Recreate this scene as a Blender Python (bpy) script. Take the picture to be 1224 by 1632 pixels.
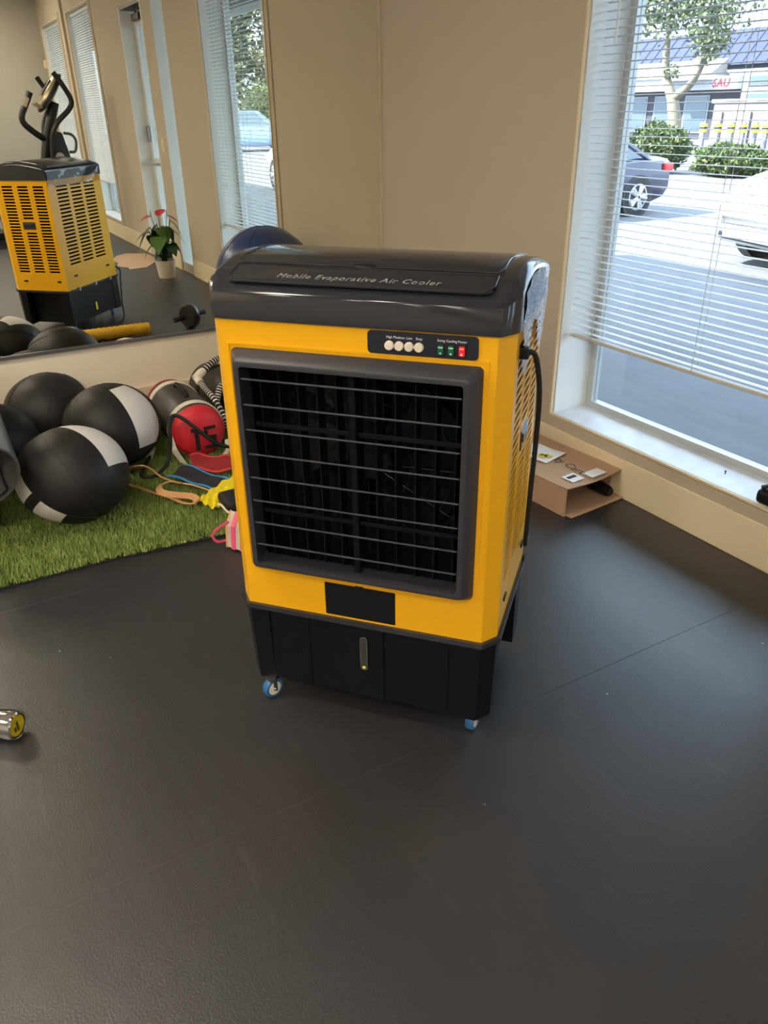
import bpy, bmesh, math, random
import numpy as np
from mathutils import Matrix, Vector, Euler

# Everything below the camera/light block is authored in survey units; one survey unit is S metres.
S = 0.85
R = math.radians
rnd = random.Random(7)
for _o in list(bpy.data.objects):
    bpy.data.objects.remove(_o, do_unlink=True)
scene = bpy.context.scene
COL = scene.collection

# ------------------------------------------------------------------ camera
cam_d = bpy.data.cameras.new('camera')
cam_d.sensor_fit = 'VERTICAL'
cam_d.sensor_height = 36.0
cam_d.lens = 1217.5 / 1632.0 * 36.0
cam_d.clip_start = 0.05
cam_d.clip_end = 400
cam = bpy.data.objects.new('camera', cam_d)
COL.objects.link(cam)
_f = Vector((-0.7704, 0.4363, -0.4648)); _r = Vector((0.4984, 0.8669, -0.0123)); _u = Vector((-0.3976, 0.2411, 0.8853))
_m = Matrix((_r, _u, -_f)).transposed().to_4x4()
cam.matrix_world = Matrix.Translation(Vector((4.1397, -2.367, 1.5)) * S) @ _m
scene.camera = cam

# ------------------------------------------------------------------ world, sun, exposure
world = bpy.data.worlds.new('sky')
scene.world = world
world.use_nodes = True
bg = world.node_tree.nodes['Background']
bg.inputs['Color'].default_value = (0.62, 0.80, 1.0, 1)
bg.inputs['Strength'].default_value = 5.0
sun_d = bpy.data.lights.new('sun', 'SUN')
sun_d.energy = 22.0
sun_d.angle = R(0.55)
sun_d.color = (1.0, 0.95, 0.86)
sun = bpy.data.objects.new('sun', sun_d)
COL.objects.link(sun)
sun.rotation_euler = Vector((0.62, 0.90, -1.0)).to_track_quat('-Z', 'Y').to_euler()
sun.location = (0, 0, 20)
scene.view_settings.view_transform = 'Standard'
scene.view_settings.look = 'None'
scene.view_settings.gamma = 1.0
scene.view_settings.use_curve_mapping = False
scene.view_settings.exposure = 0.36
CEIL_FILL = 35.0      # emission strength of the added ceiling fill lights

# ------------------------------------------------------------------ helpers
def lin(r, g, b):
    o = []
    for c in (r, g, b):
        c /= 255.0
        o.append(c / 12.92 if c <= 0.04045 else ((c + 0.055) / 1.055) ** 2.4)
    return (*o, 1.0)

MATS = {}
def mat(name, rgb, rough=0.6, metal=0.0, var=0.0, vscale=8.0, bump=0.0, bscale=60.0, spec=0.5, coat=0.0, emis=0.0, detail=4.0):
    """Principled material: base colour, optional noise variation of the colour and noise relief."""
    if name in MATS:
        return MATS[name]
    m = bpy.data.materials.new(name)
    m.use_nodes = True
    nt = m.node_tree
    b = nt.nodes['Principled BSDF']
    c = lin(*rgb)
    b.inputs['Base Color'].default_value = c
    b.inputs['Roughness'].default_value = rough
    b.inputs['Metallic'].default_value = metal
    b.inputs['Specular IOR Level'].default_value = spec
    b.inputs['Coat Weight'].default_value = coat
    b.inputs['Coat Roughness'].default_value = 0.08
    if emis:
        b.inputs['Emission Color'].default_value = c
        b.inputs['Emission Strength'].default_value = emis
    tc = nt.nodes.new('ShaderNodeTexCoord')
    n = nt.nodes.new('ShaderNodeTexNoise')
    n.inputs['Scale'].default_value = vscale
    n.inputs['Detail'].default_value = detail
    nt.links.new(tc.outputs['Object'], n.inputs['Vector'])
    mr = nt.nodes.new('ShaderNodeMapRange')
    mr.inputs['From Min'].default_value = 0.25
    mr.inputs['From Max'].default_value = 0.75
    mr.inputs['To Min'].default_value = 1.0 - var
    mr.inputs['To Max'].default_value = 1.0 + var
    nt.links.new(n.outputs['Fac'], mr.inputs['Value'])
    mx = nt.nodes.new('ShaderNodeVectorMath')
    mx.operation = 'SCALE'
    mx.inputs[0].default_value = c[:3]
    nt.links.new(mr.outputs['Result'], mx.inputs['Scale'])
    nt.links.new(mx.outputs['Vector'], b.inputs['Base Color'])
    if bump:
        n2 = nt.nodes.new('ShaderNodeTexNoise')
        n2.inputs['Scale'].default_value = bscale
        n2.inputs['Detail'].default_value = 3
        nt.links.new(tc.outputs['Object'], n2.inputs['Vector'])
        bp = nt.nodes.new('ShaderNodeBump')
        bp.inputs['Strength'].default_value = bump
        bp.inputs['Distance'].default_value = 0.01
        nt.links.new(n2.outputs['Fac'], bp.inputs['Height'])
        nt.links.new(bp.outputs['Normal'], b.inputs['Normal'])
    MATS[name] = m
    return m

def glass_mat(name, tint=(1, 1, 1), rough=0.0, reflect=1.0):
    if name in MATS:
        return MATS[name]
    m = bpy.data.materials.new(name)
    m.use_nodes = True
    nt = m.node_tree
    nt.nodes.clear()
    out = nt.nodes.new('ShaderNodeOutputMaterial')
    mix = nt.nodes.new('ShaderNodeMixShader')
    tr = nt.nodes.new('ShaderNodeBsdfTransparent')
    tr.inputs['Color'].default_value = (*tint, 1)
    gl = nt.nodes.new('ShaderNodeBsdfGlossy')
    gl.inputs['Roughness'].default_value = rough
    # Schlick reflectance, the same from both sides of the thin sheet
    fr = nt.nodes.new('ShaderNodeLayerWeight')
    pw = nt.nodes.new('ShaderNodeMath')
    pw.operation = 'POWER'
    pw.inputs[1].default_value = 5.0
    nt.links.new(fr.outputs['Facing'], pw.inputs[0])
    ml = nt.nodes.new('ShaderNodeMath')
    ml.operation = 'MULTIPLY_ADD'
    ml.inputs[1].default_value = 0.9 * min(1.0, reflect)
    ml.inputs[2].default_value = 0.03 * reflect
    nt.links.new(pw.outputs[0], ml.inputs[0])
    nt.links.new(ml.outputs[0], mix.inputs['Fac'])
    nt.links.new(tr.outputs[0], mix.inputs[1])
    nt.links.new(gl.outputs[0], mix.inputs[2])
    nt.links.new(mix.outputs[0], out.inputs['Surface'])
    MATS[name] = m
    return m

def island_mat(name, ca, cb, rough=0.7, cc=None, transl=0.0):
    """colour differs from leaf to leaf / blade to blade (random per mesh island)"""
    m = bpy.data.materials.new(name)
    m.use_nodes = True
    nt = m.node_tree
    b = nt.nodes['Principled BSDF']
    g = nt.nodes.new('ShaderNodeNewGeometry')
    r = nt.nodes.new('ShaderNodeValToRGB')
    r.color_ramp.elements[0].color = lin(*ca)
    r.color_ramp.elements[1].color = lin(*cb)
    if cc:
        e = r.color_ramp.elements.new(0.85)
        e.color = lin(*cb)
        r.color_ramp.elements[2].color = lin(*cc)
    nt.links.new(g.outputs['Random Per Island'], r.inputs['Fac'])
    nt.links.new(r.outputs['Color'], b.inputs['Base Color'])
    b.inputs['Roughness'].default_value = rough
    MATS[name] = m
    return m

class MB:
    """collects vertices and faces of ONE mesh"""
    def __init__(s):
        s.v = []; s.f = []
    def add(s, vs, fs, M=None):
        o = len(s.v)
        if M is not None:
            vs = [M @ Vector(p) for p in vs]
        s.v.extend([tuple(p) for p in vs])
        s.f.extend([tuple(i + o for i in f) for f in fs])
        return s
    def box(s, x0, x1, y0, y1, z0, z1, M=None):
        vs = [(x0, y0, z0), (x1, y0, z0), (x1, y1, z0), (x0, y1, z0), (x0, y0, z1), (x1, y0, z1), (x1, y1, z1), (x0, y1, z1)]
        return s.add(vs, [(0, 3, 2, 1), (4, 5, 6, 7), (0, 1, 5, 4), (1, 2, 6, 5), (2, 3, 7, 6), (3, 0, 4, 7)], M)
    def rbox(s, c, size, bev, M=None, seg=2):
        bm = bmesh.new()
        bmesh.ops.create_cube(bm, size=1.0)
        for p in bm.verts:
            p.co = Vector((p.co.x * size[0], p.co.y * size[1], p.co.z * size[2]))
        bmesh.ops.bevel(bm, geom=bm.edges[:], offset=bev, segments=seg, profile=0.6, affect='EDGES')
        vs = [tuple(p.co + Vector(c)) for p in bm.verts]
        bm.verts.index_update()
        fs = [tuple(q.index for q in f.verts) for f in bm.faces]
        bm.free()
        return s.add(vs, fs, M)
    def prism(s, poly, z0, z1, M=None):
        n = len(poly)
        a = sum(poly[i][0] * poly[(i + 1) % n][1] - poly[(i + 1) % n][0] * poly[i][1] for i in range(n))
        if a < 0:
            poly = poly[::-1]
        vs = [(x, y, z0) for x, y in poly] + [(x, y, z1) for x, y in poly]
        fs = [tuple(range(n))[::-1], tuple(range(n, 2 * n))] + [(i, (i + 1) % n, n + (i + 1) % n, n + i) for i in range(n)]
        return s.add(vs, fs, M)
    def tube(s, pts, r, n=10, caps=True, closed=False, M=None, flat=None):
        pts = [Vector(p) for p in pts]
        m = len(pts)
        rr = r if isinstance(r, (list, tuple)) else [r] * m
        vs = []; fs = []
        up = None
        for i, p in enumerate(pts):
            if closed:
                t = pts[(i + 1) % m] - pts[i - 1]
            else:
                t = pts[min(i + 1, m - 1)] - pts[max(i - 1, 0)]
            t.normalize()
            if up is None:
                up = Vector((0, 0, 1)) if abs(t.z) < 0.9 else Vector((1, 0, 0))
            a = t.cross(up)
            if a.length < 1e-6:
                a = t.orthogonal()
            a.normalize()
            b = a.cross(t).normalized()
            up = b
            for k in range(n):
                q = 2 * math.pi * k / n
                ca, cb = math.cos(q), math.sin(q)
                if flat:
                    ca *= flat[0]; cb *= flat[1]
                vs.append(p + (a * ca + b * cb) * rr[i])
        e = m if closed else m - 1
        for i in range(e):
            j = (i + 1) % m
            for k in range(n):
                l = (k + 1) % n
                fs.append((i * n + k, i * n + l, j * n + l, j * n + k))
        if caps and not closed:
            fs.append(tuple(range(n))[::-1])
            fs.append(tuple(range((m - 1) * n, m * n)))
        return s.add(vs, fs, M)
    def cyl(s, a, b, r, n=20, r2=None, M=None):
        return s.tube([a, b], [r, r if r2 is None else r2], n, M=M)
    def lathe(s, prof, n=32, M=None, caps=True):
        vs = []; fs = []
        for r, z in prof:
            for k in range(n):
                q = 2 * math.pi * k / n
                vs.append((r * math.cos(q), r * math.sin(q), z))
        m = len(prof)
        for i in range(m - 1):
            for k in range(n):
                l = (k + 1) % n
                fs.append((i * n + k, i * n + l, (i + 1) * n + l, (i + 1) * n + k))
        if caps:
            fs.append(tuple(range(n))[::-1]); fs.append(tuple(range((m - 1) * n, m * n)))
        return s.add(vs, fs, M)
    def ell(s, c, rad, nu=28, nv=18, M=None):
        vs = [(c[0], c[1], c[2] - rad[2])]; fs = []
        for i in range(1, nv):
            t = -math.pi / 2 + math.pi * i / nv
            for k in range(nu):
                q = 2 * math.pi * k / nu
                vs.append((c[0] + rad[0] * math.cos(t) * math.cos(q), c[1] + rad[1] * math.cos(t) * math.sin(q), c[2] + rad[2] * math.sin(t)))
        vs.append((c[0], c[1], c[2] + rad[2]))
        L = len(vs) - 1
        for k in range(nu):
            l = (k + 1) % nu
            fs.append((0, 1 + l, 1 + k))
            fs.append((L, L - nu + k, L - nu + l))
        for i in range(nv - 2):
            for k in range(nu):
                l = (k + 1) % nu
                a = 1 + i * nu
                fs.append((a + k, a + l, a + nu + l, a + nu + k))
        return s.add(vs, fs, M)
    def sheet(s, rows, th=0.0):
        """surface through rows of points; th gives thickness (second layer along -normal approx z)"""
        nr, nc = len(rows), len(rows[0])
        vs = [p for r in rows for p in r]
        fs = [(i * nc + j, i * nc + j + 1, (i + 1) * nc + j + 1, (i + 1) * nc + j) for i in range(nr - 1) for j in range(nc - 1)]
        if th:
            o = len(vs)
            vs = vs + [(p[0], p[1], p[2] - th) for p in vs]
            fs2 = [tuple(k + o for k in f[::-1]) for f in fs]
            bd = [j for j in range(nc)] + [i * nc + nc - 1 for i in range(1, nr)] + [(nr - 1) * nc + j for j in range(nc - 2, -1, -1)] + [i * nc for i in range(nr - 2, 0, -1)]
            fs3 = [(bd[i], bd[(i + 1) % len(bd)], bd[(i + 1) % len(bd)] + o, bd[i] + o)[::-1] for i in range(len(bd))]
            fs = fs + fs2 + fs3
        return s.add(vs, fs)
    def build(s, name, m, parent=None, smooth=False, fix=True):
        me = bpy.data.meshes.new(name)
        me.from_pydata(s.v, [], s.f)
        if fix and len(s.f) < 60000:
            bm = bmesh.new(); bm.from_mesh(me)
            bmesh.ops.recalc_face_normals(bm, faces=bm.faces)
            bm.to_mesh(me); bm.free()
        me.materials.append(m)
        if smooth:
            me.polygons.foreach_set('use_smooth', [True] * len(me.polygons))
            try:
                me.set_sharp_from_angle(angle=R(40))
            except Exception:
                pass
        o = bpy.data.objects.new(name, me)
        COL.objects.link(o)
        if parent is not None:
            o.parent = parent
        return o

def inst(o, parent=None, loc=None, rot=None, name=None):
    c = o.copy()
    COL.objects.link(c)
    if parent is not None:
        c.parent = parent
    if loc is not None:
        c.location = loc
    if rot is not None:
        c.rotation_euler = rot
    return c

def tag(o, label=None, cat=None, group=None, kind=None):
    if label: o['label'] = label
    if cat: o['category'] = cat
    if group: o['group'] = group
    if kind: o['kind'] = kind
    return o

def thing(name, label, cat, loc=(0, 0, 0), rotz=0.0, group=None):
    o = bpy.data.objects.new(name, None)
    o.empty_display_size = 0.1
    COL.objects.link(o)
    o.location = loc
    o.rotation_euler = (0, 0, rotz)
    return tag(o, label, cat, group)

def copy_tree(o, parent=None):
    c = o.copy()
    COL.objects.link(c)
    c.parent = parent
    for ch in list(o.children):
        copy_tree(ch, c)
    return c

def text_geo(txt, size, M, extrude=0.0006, spacing=1.0, shear=0.0):
    cu = bpy.data.curves.new('lettering', 'FONT')
    cu.body = txt
    cu.size = size
    cu.align_x = 'CENTER'
    cu.align_y = 'CENTER'
    cu.extrude = extrude
    cu.space_character = spacing
    cu.shear = shear
    cu.resolution_u = 2
    o = bpy.data.objects.new('lettering', cu)
    COL.objects.link(o)
    dg = bpy.context.evaluated_depsgraph_get()
    me = bpy.data.meshes.new_from_object(o.evaluated_get(dg))
    mb = MB()
    mb.add([tuple(v.co) for v in me.vertices], [tuple(p.vertices) for p in me.polygons], M)
    bpy.data.objects.remove(o, do_unlink=True)
    bpy.data.curves.remove(cu)
    bpy.data.meshes.remove(me)
    return mb

def frame(o, x, y, z=None):
    """4x4 matrix from origin and axes"""
    x = Vector(x).normalized(); y = Vector(y).normalized()
    z = x.cross(y).normalized()
    m = Matrix((x, y, z)).transposed().to_4x4()
    return Matrix.Translation(Vector(o)) @ m

def smooth_path(pts, n=8):
    """Catmull-Rom through points"""
    P = [Vector(p) for p in pts]
    P = [2 * P[0] - P[1]] + P + [2 * P[-1] - P[-2]]
    out = []
    for i in range(1, len(P) - 2):
        for k in range(n):
            t = k / n
            a, b, c, d = P[i - 1], P[i], P[i + 1], P[i + 2]
            out.append(0.5 * ((2 * b) + (c - a) * t + (2 * a - 5 * b + 4 * c - d) * t * t + (3 * b - a - 3 * c + d) * t ** 3))
    out.append(P[-2])
    return out

# ------------------------------------------------------------------ shared materials
M_wall = mat('wall_paint_tan', (188, 176, 156), 0.75, var=0.03, vscale=3, bump=0.05, bscale=180)
M_wallm = mat('wall_paint_beige', (242, 228, 202), 0.6, var=0.03, vscale=2, bump=0.03, bscale=150)
M_wallf = mat('wall_paint_grey', (172, 167, 155), 0.75, var=0.03, vscale=2)
M_base = mat('baseboard_paint', (230, 214, 180), 0.5, var=0.02, vscale=4)
M_ceil = mat('ceiling_tile', (224, 220, 210), 0.9, var=0.03, vscale=20, bump=0.1, bscale=200)
M_white = mat('white_paint', (222, 224, 220), 0.5, var=0.03, vscale=6)
M_sill = mat('sill_paint_dusty', (214, 218, 224), 0.45, var=0.10, vscale=14, bump=0.08, bscale=40, detail=8)
M_alu = mat('window_aluminium', (190, 192, 190), 0.4, 0.3)
M_bead = mat('cream_bead', (226, 206, 172), 0.5)
M_slat = mat('blind_slat_white', (222, 226, 228), 0.4)
M_cord = mat('cord_white', (200, 200, 196), 0.7)
M_glass = glass_mat('window_glass', (0.93, 0.96, 0.97))
M_black = mat('black_plastic', (15, 16, 20), 0.45, spec=0.35, var=0.08, vscale=5)
M_gloss = mat('black_gloss_plastic', (46, 47, 53), 0.13, spec=0.6, var=0.05, vscale=4)
M_rubber = mat('black_rubber', (26, 25, 25), 0.7, var=0.1, vscale=12, bump=0.1)
M_yellow = mat('yellow_plastic', (246, 182, 18), 0.32, var=0.02, vscale=3)
M_chrome = mat('chrome', (225, 225, 225), 0.12, 1.0)
M_steel = mat('steel_grey', (140, 142, 145), 0.35, 0.8)
M_card = mat('cardboard', (182, 148, 118), 0.85, var=0.06, vscale=7, bump=0.06, bscale=90)
M_dark = mat('interior_dark', (14, 15, 18), 0.7)
# ================================================================== THE ROOM
XR, YB, HC = 10.75, -7.2, 3.25      # far wall, rear wall, ceiling height
TH = 0.26                            # window wall thickness
G = -0.28                            # parking lot level

def struct(o, label=None):
    o['kind'] = 'structure'
    if label: o['label'] = label
    return o

# ---- floor: slab with loose-laid rubber sheets
M_floor = mat('rubber_floor', (40, 39, 42), 0.42, var=0.14, vscale=5, bump=0.1, bscale=240, spec=1.0, detail=8)
def floor_specks(m):
    nt = m.node_tree
    b = nt.nodes['Principled BSDF']
    tc = [n for n in nt.nodes if n.type == 'TEX_COORD'][0]
    src = b.inputs['Base Color'].links[0].from_socket
    vo = nt.nodes.new('ShaderNodeTexVoronoi')
    vo.inputs['Scale'].default_value = 7.0
    nt.links.new(tc.outputs['Object'], vo.inputs['Vector'])
    lt = nt.nodes.new('ShaderNodeMath'); lt.operation = 'LESS_THAN'; lt.inputs[1].default_value = 0.022
    nt.links.new(vo.outputs['Distance'], lt.inputs[0])
    # scuffs: stretched noise
    mp = nt.nodes.new('ShaderNodeMapping'); mp.inputs['Scale'].default_value = (3, 26, 1); mp.inputs['Rotation'].default_value = (0, 0, 0.6)
    nt.links.new(tc.outputs['Object'], mp.inputs['Vector'])
    n3 = nt.nodes.new('ShaderNodeTexNoise'); n3.inputs['Scale'].default_value = 1.6; n3.inputs['Detail'].default_value = 6
    nt.links.new(mp.outputs['Vector'], n3.inputs['Vector'])
    r3 = nt.nodes.new('ShaderNodeMapRange'); r3.inputs['From Min'].default_value = 0.62; r3.inputs['From Max'].default_value = 0.85
    r3.inputs['To Max'].default_value = 0.12
    nt.links.new(n3.outputs['Fac'], r3.inputs['Value'])
    ad = nt.nodes.new('ShaderNodeMath'); ad.operation = 'MAXIMUM'
    nt.links.new(lt.outputs[0], ad.inputs[0]); nt.links.new(r3.outputs[0], ad.inputs[1])
    mx = nt.nodes.new('ShaderNodeMix'); mx.data_type = 'RGBA'
    nt.links.new(ad.outputs[0], mx.inputs['Factor'])
    nt.links.new(src, mx.inputs['A'])
    mx.inputs['B'].default_value = lin(150, 148, 144)
    nt.links.new(mx.outputs['Result'], b.inputs['Base Color'])
floor_specks(M_floor)
floor = struct(MB().box(-0.3, XR + 0.2, YB - 0.2, TH, -0.25, -0.012).build('floor', mat('floor_slab', (40, 40, 40), 0.9)))
xs = [-0.012, 1.62, 2.877, 4.135, 5.39, 6.65, 7.9, 9.16, XR]
for i in range(len(xs) - 1):
    # the sheets are cut once along their length
    cuts = [0.0, -3.4 - 0.3 * (i % 2), YB] if i not in (3,) else [0.0, -0.47, -4.2, YB]
    for a, b_ in zip(cuts[:-1], cuts[1:]):
        mb = MB()
        g = 0.0001
        x0, x1, y0, y1 = xs[i] + g, xs[i + 1] - g, b_ + g, a - g
        e = 0.0007
        mb.add([(x0, y0, -0.012), (x1, y0, -0.012), (x1, y1, -0.012), (x0, y1, -0.012),
                (x0, y0, -0.0007), (x1, y0, -0.0007), (x1, y1, -0.0007), (x0, y1, -0.0007),
                (x0 + e, y0 + e, 0), (x1 - e, y0 + e, 0), (x1 - e, y1 - e, 0), (x0 + e, y1 - e, 0)],
               [(0, 1, 5, 4), (1, 2, 6, 5), (2, 3, 7, 6), (3, 0, 4, 7), (4, 5, 9, 8), (5, 6, 10, 9), (6, 7, 11, 10), (7, 4, 8, 11), (8, 9, 10, 11)])
        mb.build('rubber_sheet', M_floor, floor)

# ---- walls
W = MB()
for a, b_ in ((-0.3, 1.585), (2.96, 3.975), (4.35, 4.70), (5.60, 7.00), (8.44, 9.09), (10.58, XR + 0.2)):
    W.box(a, b_, 0, TH, -0.25, HC)
for a, b_ in ((1.585, 2.96), (7.0, 8.44), (9.09, 10.58)):
    W.box(a, b_, 0, TH, -0.25, 0.225).box(a, b_, 0, TH, 2.70, HC)
W.box(3.975, 4.35, 0, TH, -0.25, 0.09).box(3.975, 4.35, 0, TH, 2.55, HC)
W.box(4.70, 5.60, 0, TH, 2.50, HC).box(4.70, 5.60, 0, TH, -0.25, -0.012)
struct(W.build('wall_window', M_wall))
struct(MB().box(-0.3, -0.012, YB - 0.2, TH, -0.25, HC).build('wall_mirror', M_wallm))
struct(MB().box(XR, XR + 0.2, YB - 0.2, 0, -0.25, HC).build('wall_far', M_wallf))
struct(MB().box(-0.012, XR, YB - 0.2, YB, -0.25, HC).build('wall_rear', M_wallf))
struct(MB().box(-0.3, XR + 0.2, YB - 0.2, TH, HC, HC + 0.15).build('ceiling', M_ceil))
# pilaster between the two far windows
struct(MB().box(8.66, 8.80, -0.035, 0.0, 0.0, HC).build('trim_1', M_wall))

def baseboard(name, x0, x1, y0, y1, h=0.185):
    struct(MB().rbox(((x0 + x1) / 2, (y0 + y1) / 2, h / 2), (x1 - x0, y1 - y0, h), 0.004).build(name, M_base))
baseboard('baseboard_window_corner', -0.01, 3.95, -0.014, 0.0, 0.172)
baseboard('baseboard_window_middle', 4.37, 4.68, -0.014, 0.0)
baseboard('baseboard_window_far', 5.62, XR, -0.014, 0.0)
baseboard('baseboard_mirror', -0.012, 0.003, YB, -0.014, 0.182)
baseboard('baseboard_far', XR - 0.014, XR, YB, -0.014)

# ---- windows
def window(n, x0, x1, z0=0.24, z1=2.70, sill=True, panes=1):
    w = struct(thing('window_%d' % n, 'white framed shop window with deep white reveal', None, (0, 0, 0)))
    del w['label']
    d = 0.006
    MB().box(x0, x0 + d, -0.001, TH, z0, z1).build('jamb_liner', M_white, w)
    MB().box(x1 - d, x1, -0.001, TH, z0, z1).build('jamb_liner', M_white, w)
    MB().box(x0, x1, -0.001, TH, z1 - d, z1).build('head_liner', M_white, w)
    if sill:
        MB().rbox(((x0 + x1) / 2, TH / 2 - 0.004, z0 - 0.008), (x1 - x0 + 0.0, TH + 0.008, 0.018), 0.003).build('sill', M_sill, w)
    # flat casing boards around the opening with a pale bead along the inner edge
    c = 0.07
    MB().box(x0 - c, x0, -0.009, 0.0, 0.172, z1 + c).build('casing', M_wall, w)
    MB().box(x1, x1 + c, -0.009, 0.0, 0.172, z1 + c).build('casing', M_wall, w)
    MB().box(x0, x1, -0.009, 0.0, z1, z1 + c).build('casing', M_wall, w)
    MB().box(x0, x1, -0.009, 0.0, 0.172, z0 - 0.017).build('casing', M_wall, w)
    bd = MB()
    bd.rbox((x0 - 0.004, -0.011, (z0 + z1) / 2), (0.010, 0.012, z1 - z0 + 0.02), 0.002)
    bd.rbox((x1 + 0.004, -0.011, (z0 + z1) / 2), (0.010, 0.012, z1 - z0 + 0.02), 0.002)
    bd.rbox(((x0 + x1) / 2, -0.011, z0 - 0.006), (x1 - x0, 0.012, 0.010), 0.002)
    bd.rbox(((x0 + x1) / 2, -0.011, z1 + 0.004), (x1 - x0, 0.012, 0.010), 0.002)
    bd.build('bead', M_bead, w)
    f = MB()
    k = 0.042
    ya, yb = 0.192, 0.232
    f.box(x0 + d, x0 + k, ya, yb, z0, z1).box(x1 - k, x1 - d, ya, yb, z0, z1)
    f.box(x0 + k, x1 - k, ya, yb, z0, z0 + 0.03).box(x0 + k, x1 - k, ya, yb, z1 - k, z1)
    f.build('frame', M_alu, w)
    MB().box(x0 + k, x1 - k, 0.209, 0.215, z0 + 0.03, z1 - k).build('pane', M_glass, w)
    return w
window(1, 1.585, 2.96)
window(2, 7.00, 8.44)
window(3, 9.09, 10.58)
# narrow sidelight beside the door
w4 = struct(thing('window_4', None, None))
x0, x1, z0, z1 = 3.975, 4.35, 0.09, 2.55
for a, b_ in ((x0, x0 + 0.006), (x1 - 0.006, x1)):
    MB().box(a, b_, -0.002, TH, z0, z1).build('jamb_liner', M_white, w4)
MB().box(x0, x1, -0.002, TH, z0, z0 + 0.012).build('sill', M_white, w4)
MB().box(x0, x1, -0.002, TH, z1 - 0.006, z1).build('head_liner', M_white, w4)
MB().box(x0 + .006, x0 + .04, .19, .23, z0, z1).box(x1 - .04, x1 - .006, .19, .23, z0, z1).box(x0 + .04, x1 - .04, .19, .23, z0, z0 + .05).build('frame', M_alu, w4)
MB().box(x0 + .04, x1 - .04, .207, .213, z0 + .05, z1).build('pane', M_glass, w4)

# ---- glazed entrance door in its recess
d1 = struct(thing('door_1', None, None))
x0, x1, z1 = 4.70, 5.60, 2.50
for a, b_ in ((x0, x0 + 0.03), (x1 - 0.03, x1)):
    MB().box(a, b_, -0.004, TH, 0, z1).build('jamb', M_white, d1)
MB().box(x0 + .03, x1 - .03, -0.004, TH, z1 - 0.03, z1).build('head', mat('dark_bronze', (70, 66, 60), 0.4, 0.4), d1)
leaf = MB()
ya, yb = 0.135, 0.175
leaf.box(x0 + .035, x0 + .13, ya, yb, 0.02, 2.45).box(x1 - .13, x1 - .035, ya, yb, 0.02, 2.45)
leaf.box(x0 + .13, x1 - .13, ya, yb, 0.02, 0.28).box(x0 + .13, x1 - .13, ya, yb, 2.33, 2.45).box(x0 + .13, x1 - .13, ya, yb, 0.98, 1.06)
lf = leaf.build('leaf', M_white, d1)
MB().box(x0 + .13, x1 - .13, .152, .158, .28, .98).build('pane', M_glass, lf)
MB().box(x0 + .13, x1 - .13, .152, .158, 1.06, 2.33).build('pane', M_glass, lf)
pb = MB(); pb.cyl((x0 + .08, .085, 1.02), (x1 - .08, .085, 1.02), .016, 12)
for x in (x0 + .1, x1 - .1): pb.cyl((x, .085, 1.02), (x, .14, 1.02), .012, 10)
pb.build('push_bar', M_chrome, lf)
MB().rbox((x1 - .085, .118, 1.30), (.05, .03, .16), .006).build('lock_case', M_steel, lf)
cl = MB(); cl.rbox((x1 - .28, .11, 2.40), (.30, .045, .06), .008)
cl.cyl((x1 - .28, .10, 2.43), (x1 - .5, .05, 2.46), .009, 8)
cl.build('door_closer', mat('dark_bronze', (70, 66, 60), 0.4, 0.4), lf)
sg = MB().box(x0 + .30, x1 - .30, .132, .1345, 2.35, 2.43).build('notice_plate', mat('notice_white', (236, 236, 228), 0.6), lf)
pm = MB()
for i in range(6): pm.box(5.04 + .038 * i, 5.068 + .038 * i, .131, .132, 2.372, 2.41)
pm.build('print', M_steel, sg)

# ---- light switch by the door
sw = thing('light_switch', 'small ivory light switch plate on the wall beside the door', 'switch', (4.52, 0, 1.22))
MB().rbox((0, -.004, 0), (.085, .008, .13), .003).build('plate', M_bead, sw)
MB().rbox((0, -.011, 0), (.024, .012, .05), .002).build('rocker', M_white, sw)

# ---- thermostat-like sensor on the far wall end of the window wall
sn = thing('wall_sensor', 'small beige alarm sensor high on the wall beside the far window', 'sensor', (10.68, -.0, 2.22))
MB().rbox((0, -.025, 0), (.06, .05, .12), .01).build('case', M_bead, sn)
MB().ell((0, -.05, -.02), (.02, .008, .025), 12, 8).build('lens', M_white, sn)

# ---- venetian blinds
def slat_mesh(L):
    rows = []
    for i in range(5):
        t = i / 4 - 0.5
        rows.append([(-L / 2, t * 0.029, 0.0022 * (1 - 4 * t * t)), (L / 2, t * 0.029, 0.0022 * (1 - 4 * t * t))])
    return MB().sheet(rows, 0.0008)
def blind(x0, x1, zbot, ztop, label, tilt, wand):
    L = x1 - x0 - 0.02
    xc = (x0 + x1) / 2
    t = thing('venetian_blind', label, 'blind', (xc, 0.055, zbot), 0, 'white venetian blinds in the shop windows')
    h = ztop - zbot
    MB().rbox((0, 0, h - 0.02), (L, 0.036, 0.036), 0.003).build('headrail', M_slat, t)
    MB().rbox((0, 0, 0.006), (L, 0.03, 0.014), 0.004).build('bottom_rail', mat('bottom_rail_taupe', (196, 190, 180), .5), t)
    s0 = None
    z = 0.03
    while z < h - 0.05:
        if s0 is None:
            s0 = slat_mesh(L).build('slat', M_slat, t, True)
            s0.location = (0, 0, z); s0.rotation_euler = (tilt, 0, 0)
        else:
            inst(s0, t, (0, 0, z))
        z += 0.0277
    for x in (-L * 0.40, 0.0, L * 0.40):
        mb = MB()
        for dy in (-0.016, 0.016):
            mb.tube([(x, dy, 0.0), (x, dy, h - 0.03)], 0.0013, 5)
        mb.build('ladder_cord', M_cord, t)
    if wand:
        MB().tube([(-L * .5 + .10, -.03, h - .05), (-L * .5 + .10, -.032, h - .98)], 0.005, 6).build('tilt_wand', M_slat, t)
    return t
blind(1.592, 2.953, 0.597, 2.69, 'white venetian blind half covering the window above the cardboard box', R(-2), True)
blind(7.007, 8.433, 0.66, 2.69, 'white venetian blind closed in the far window next to the glass door', R(52), False)
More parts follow.
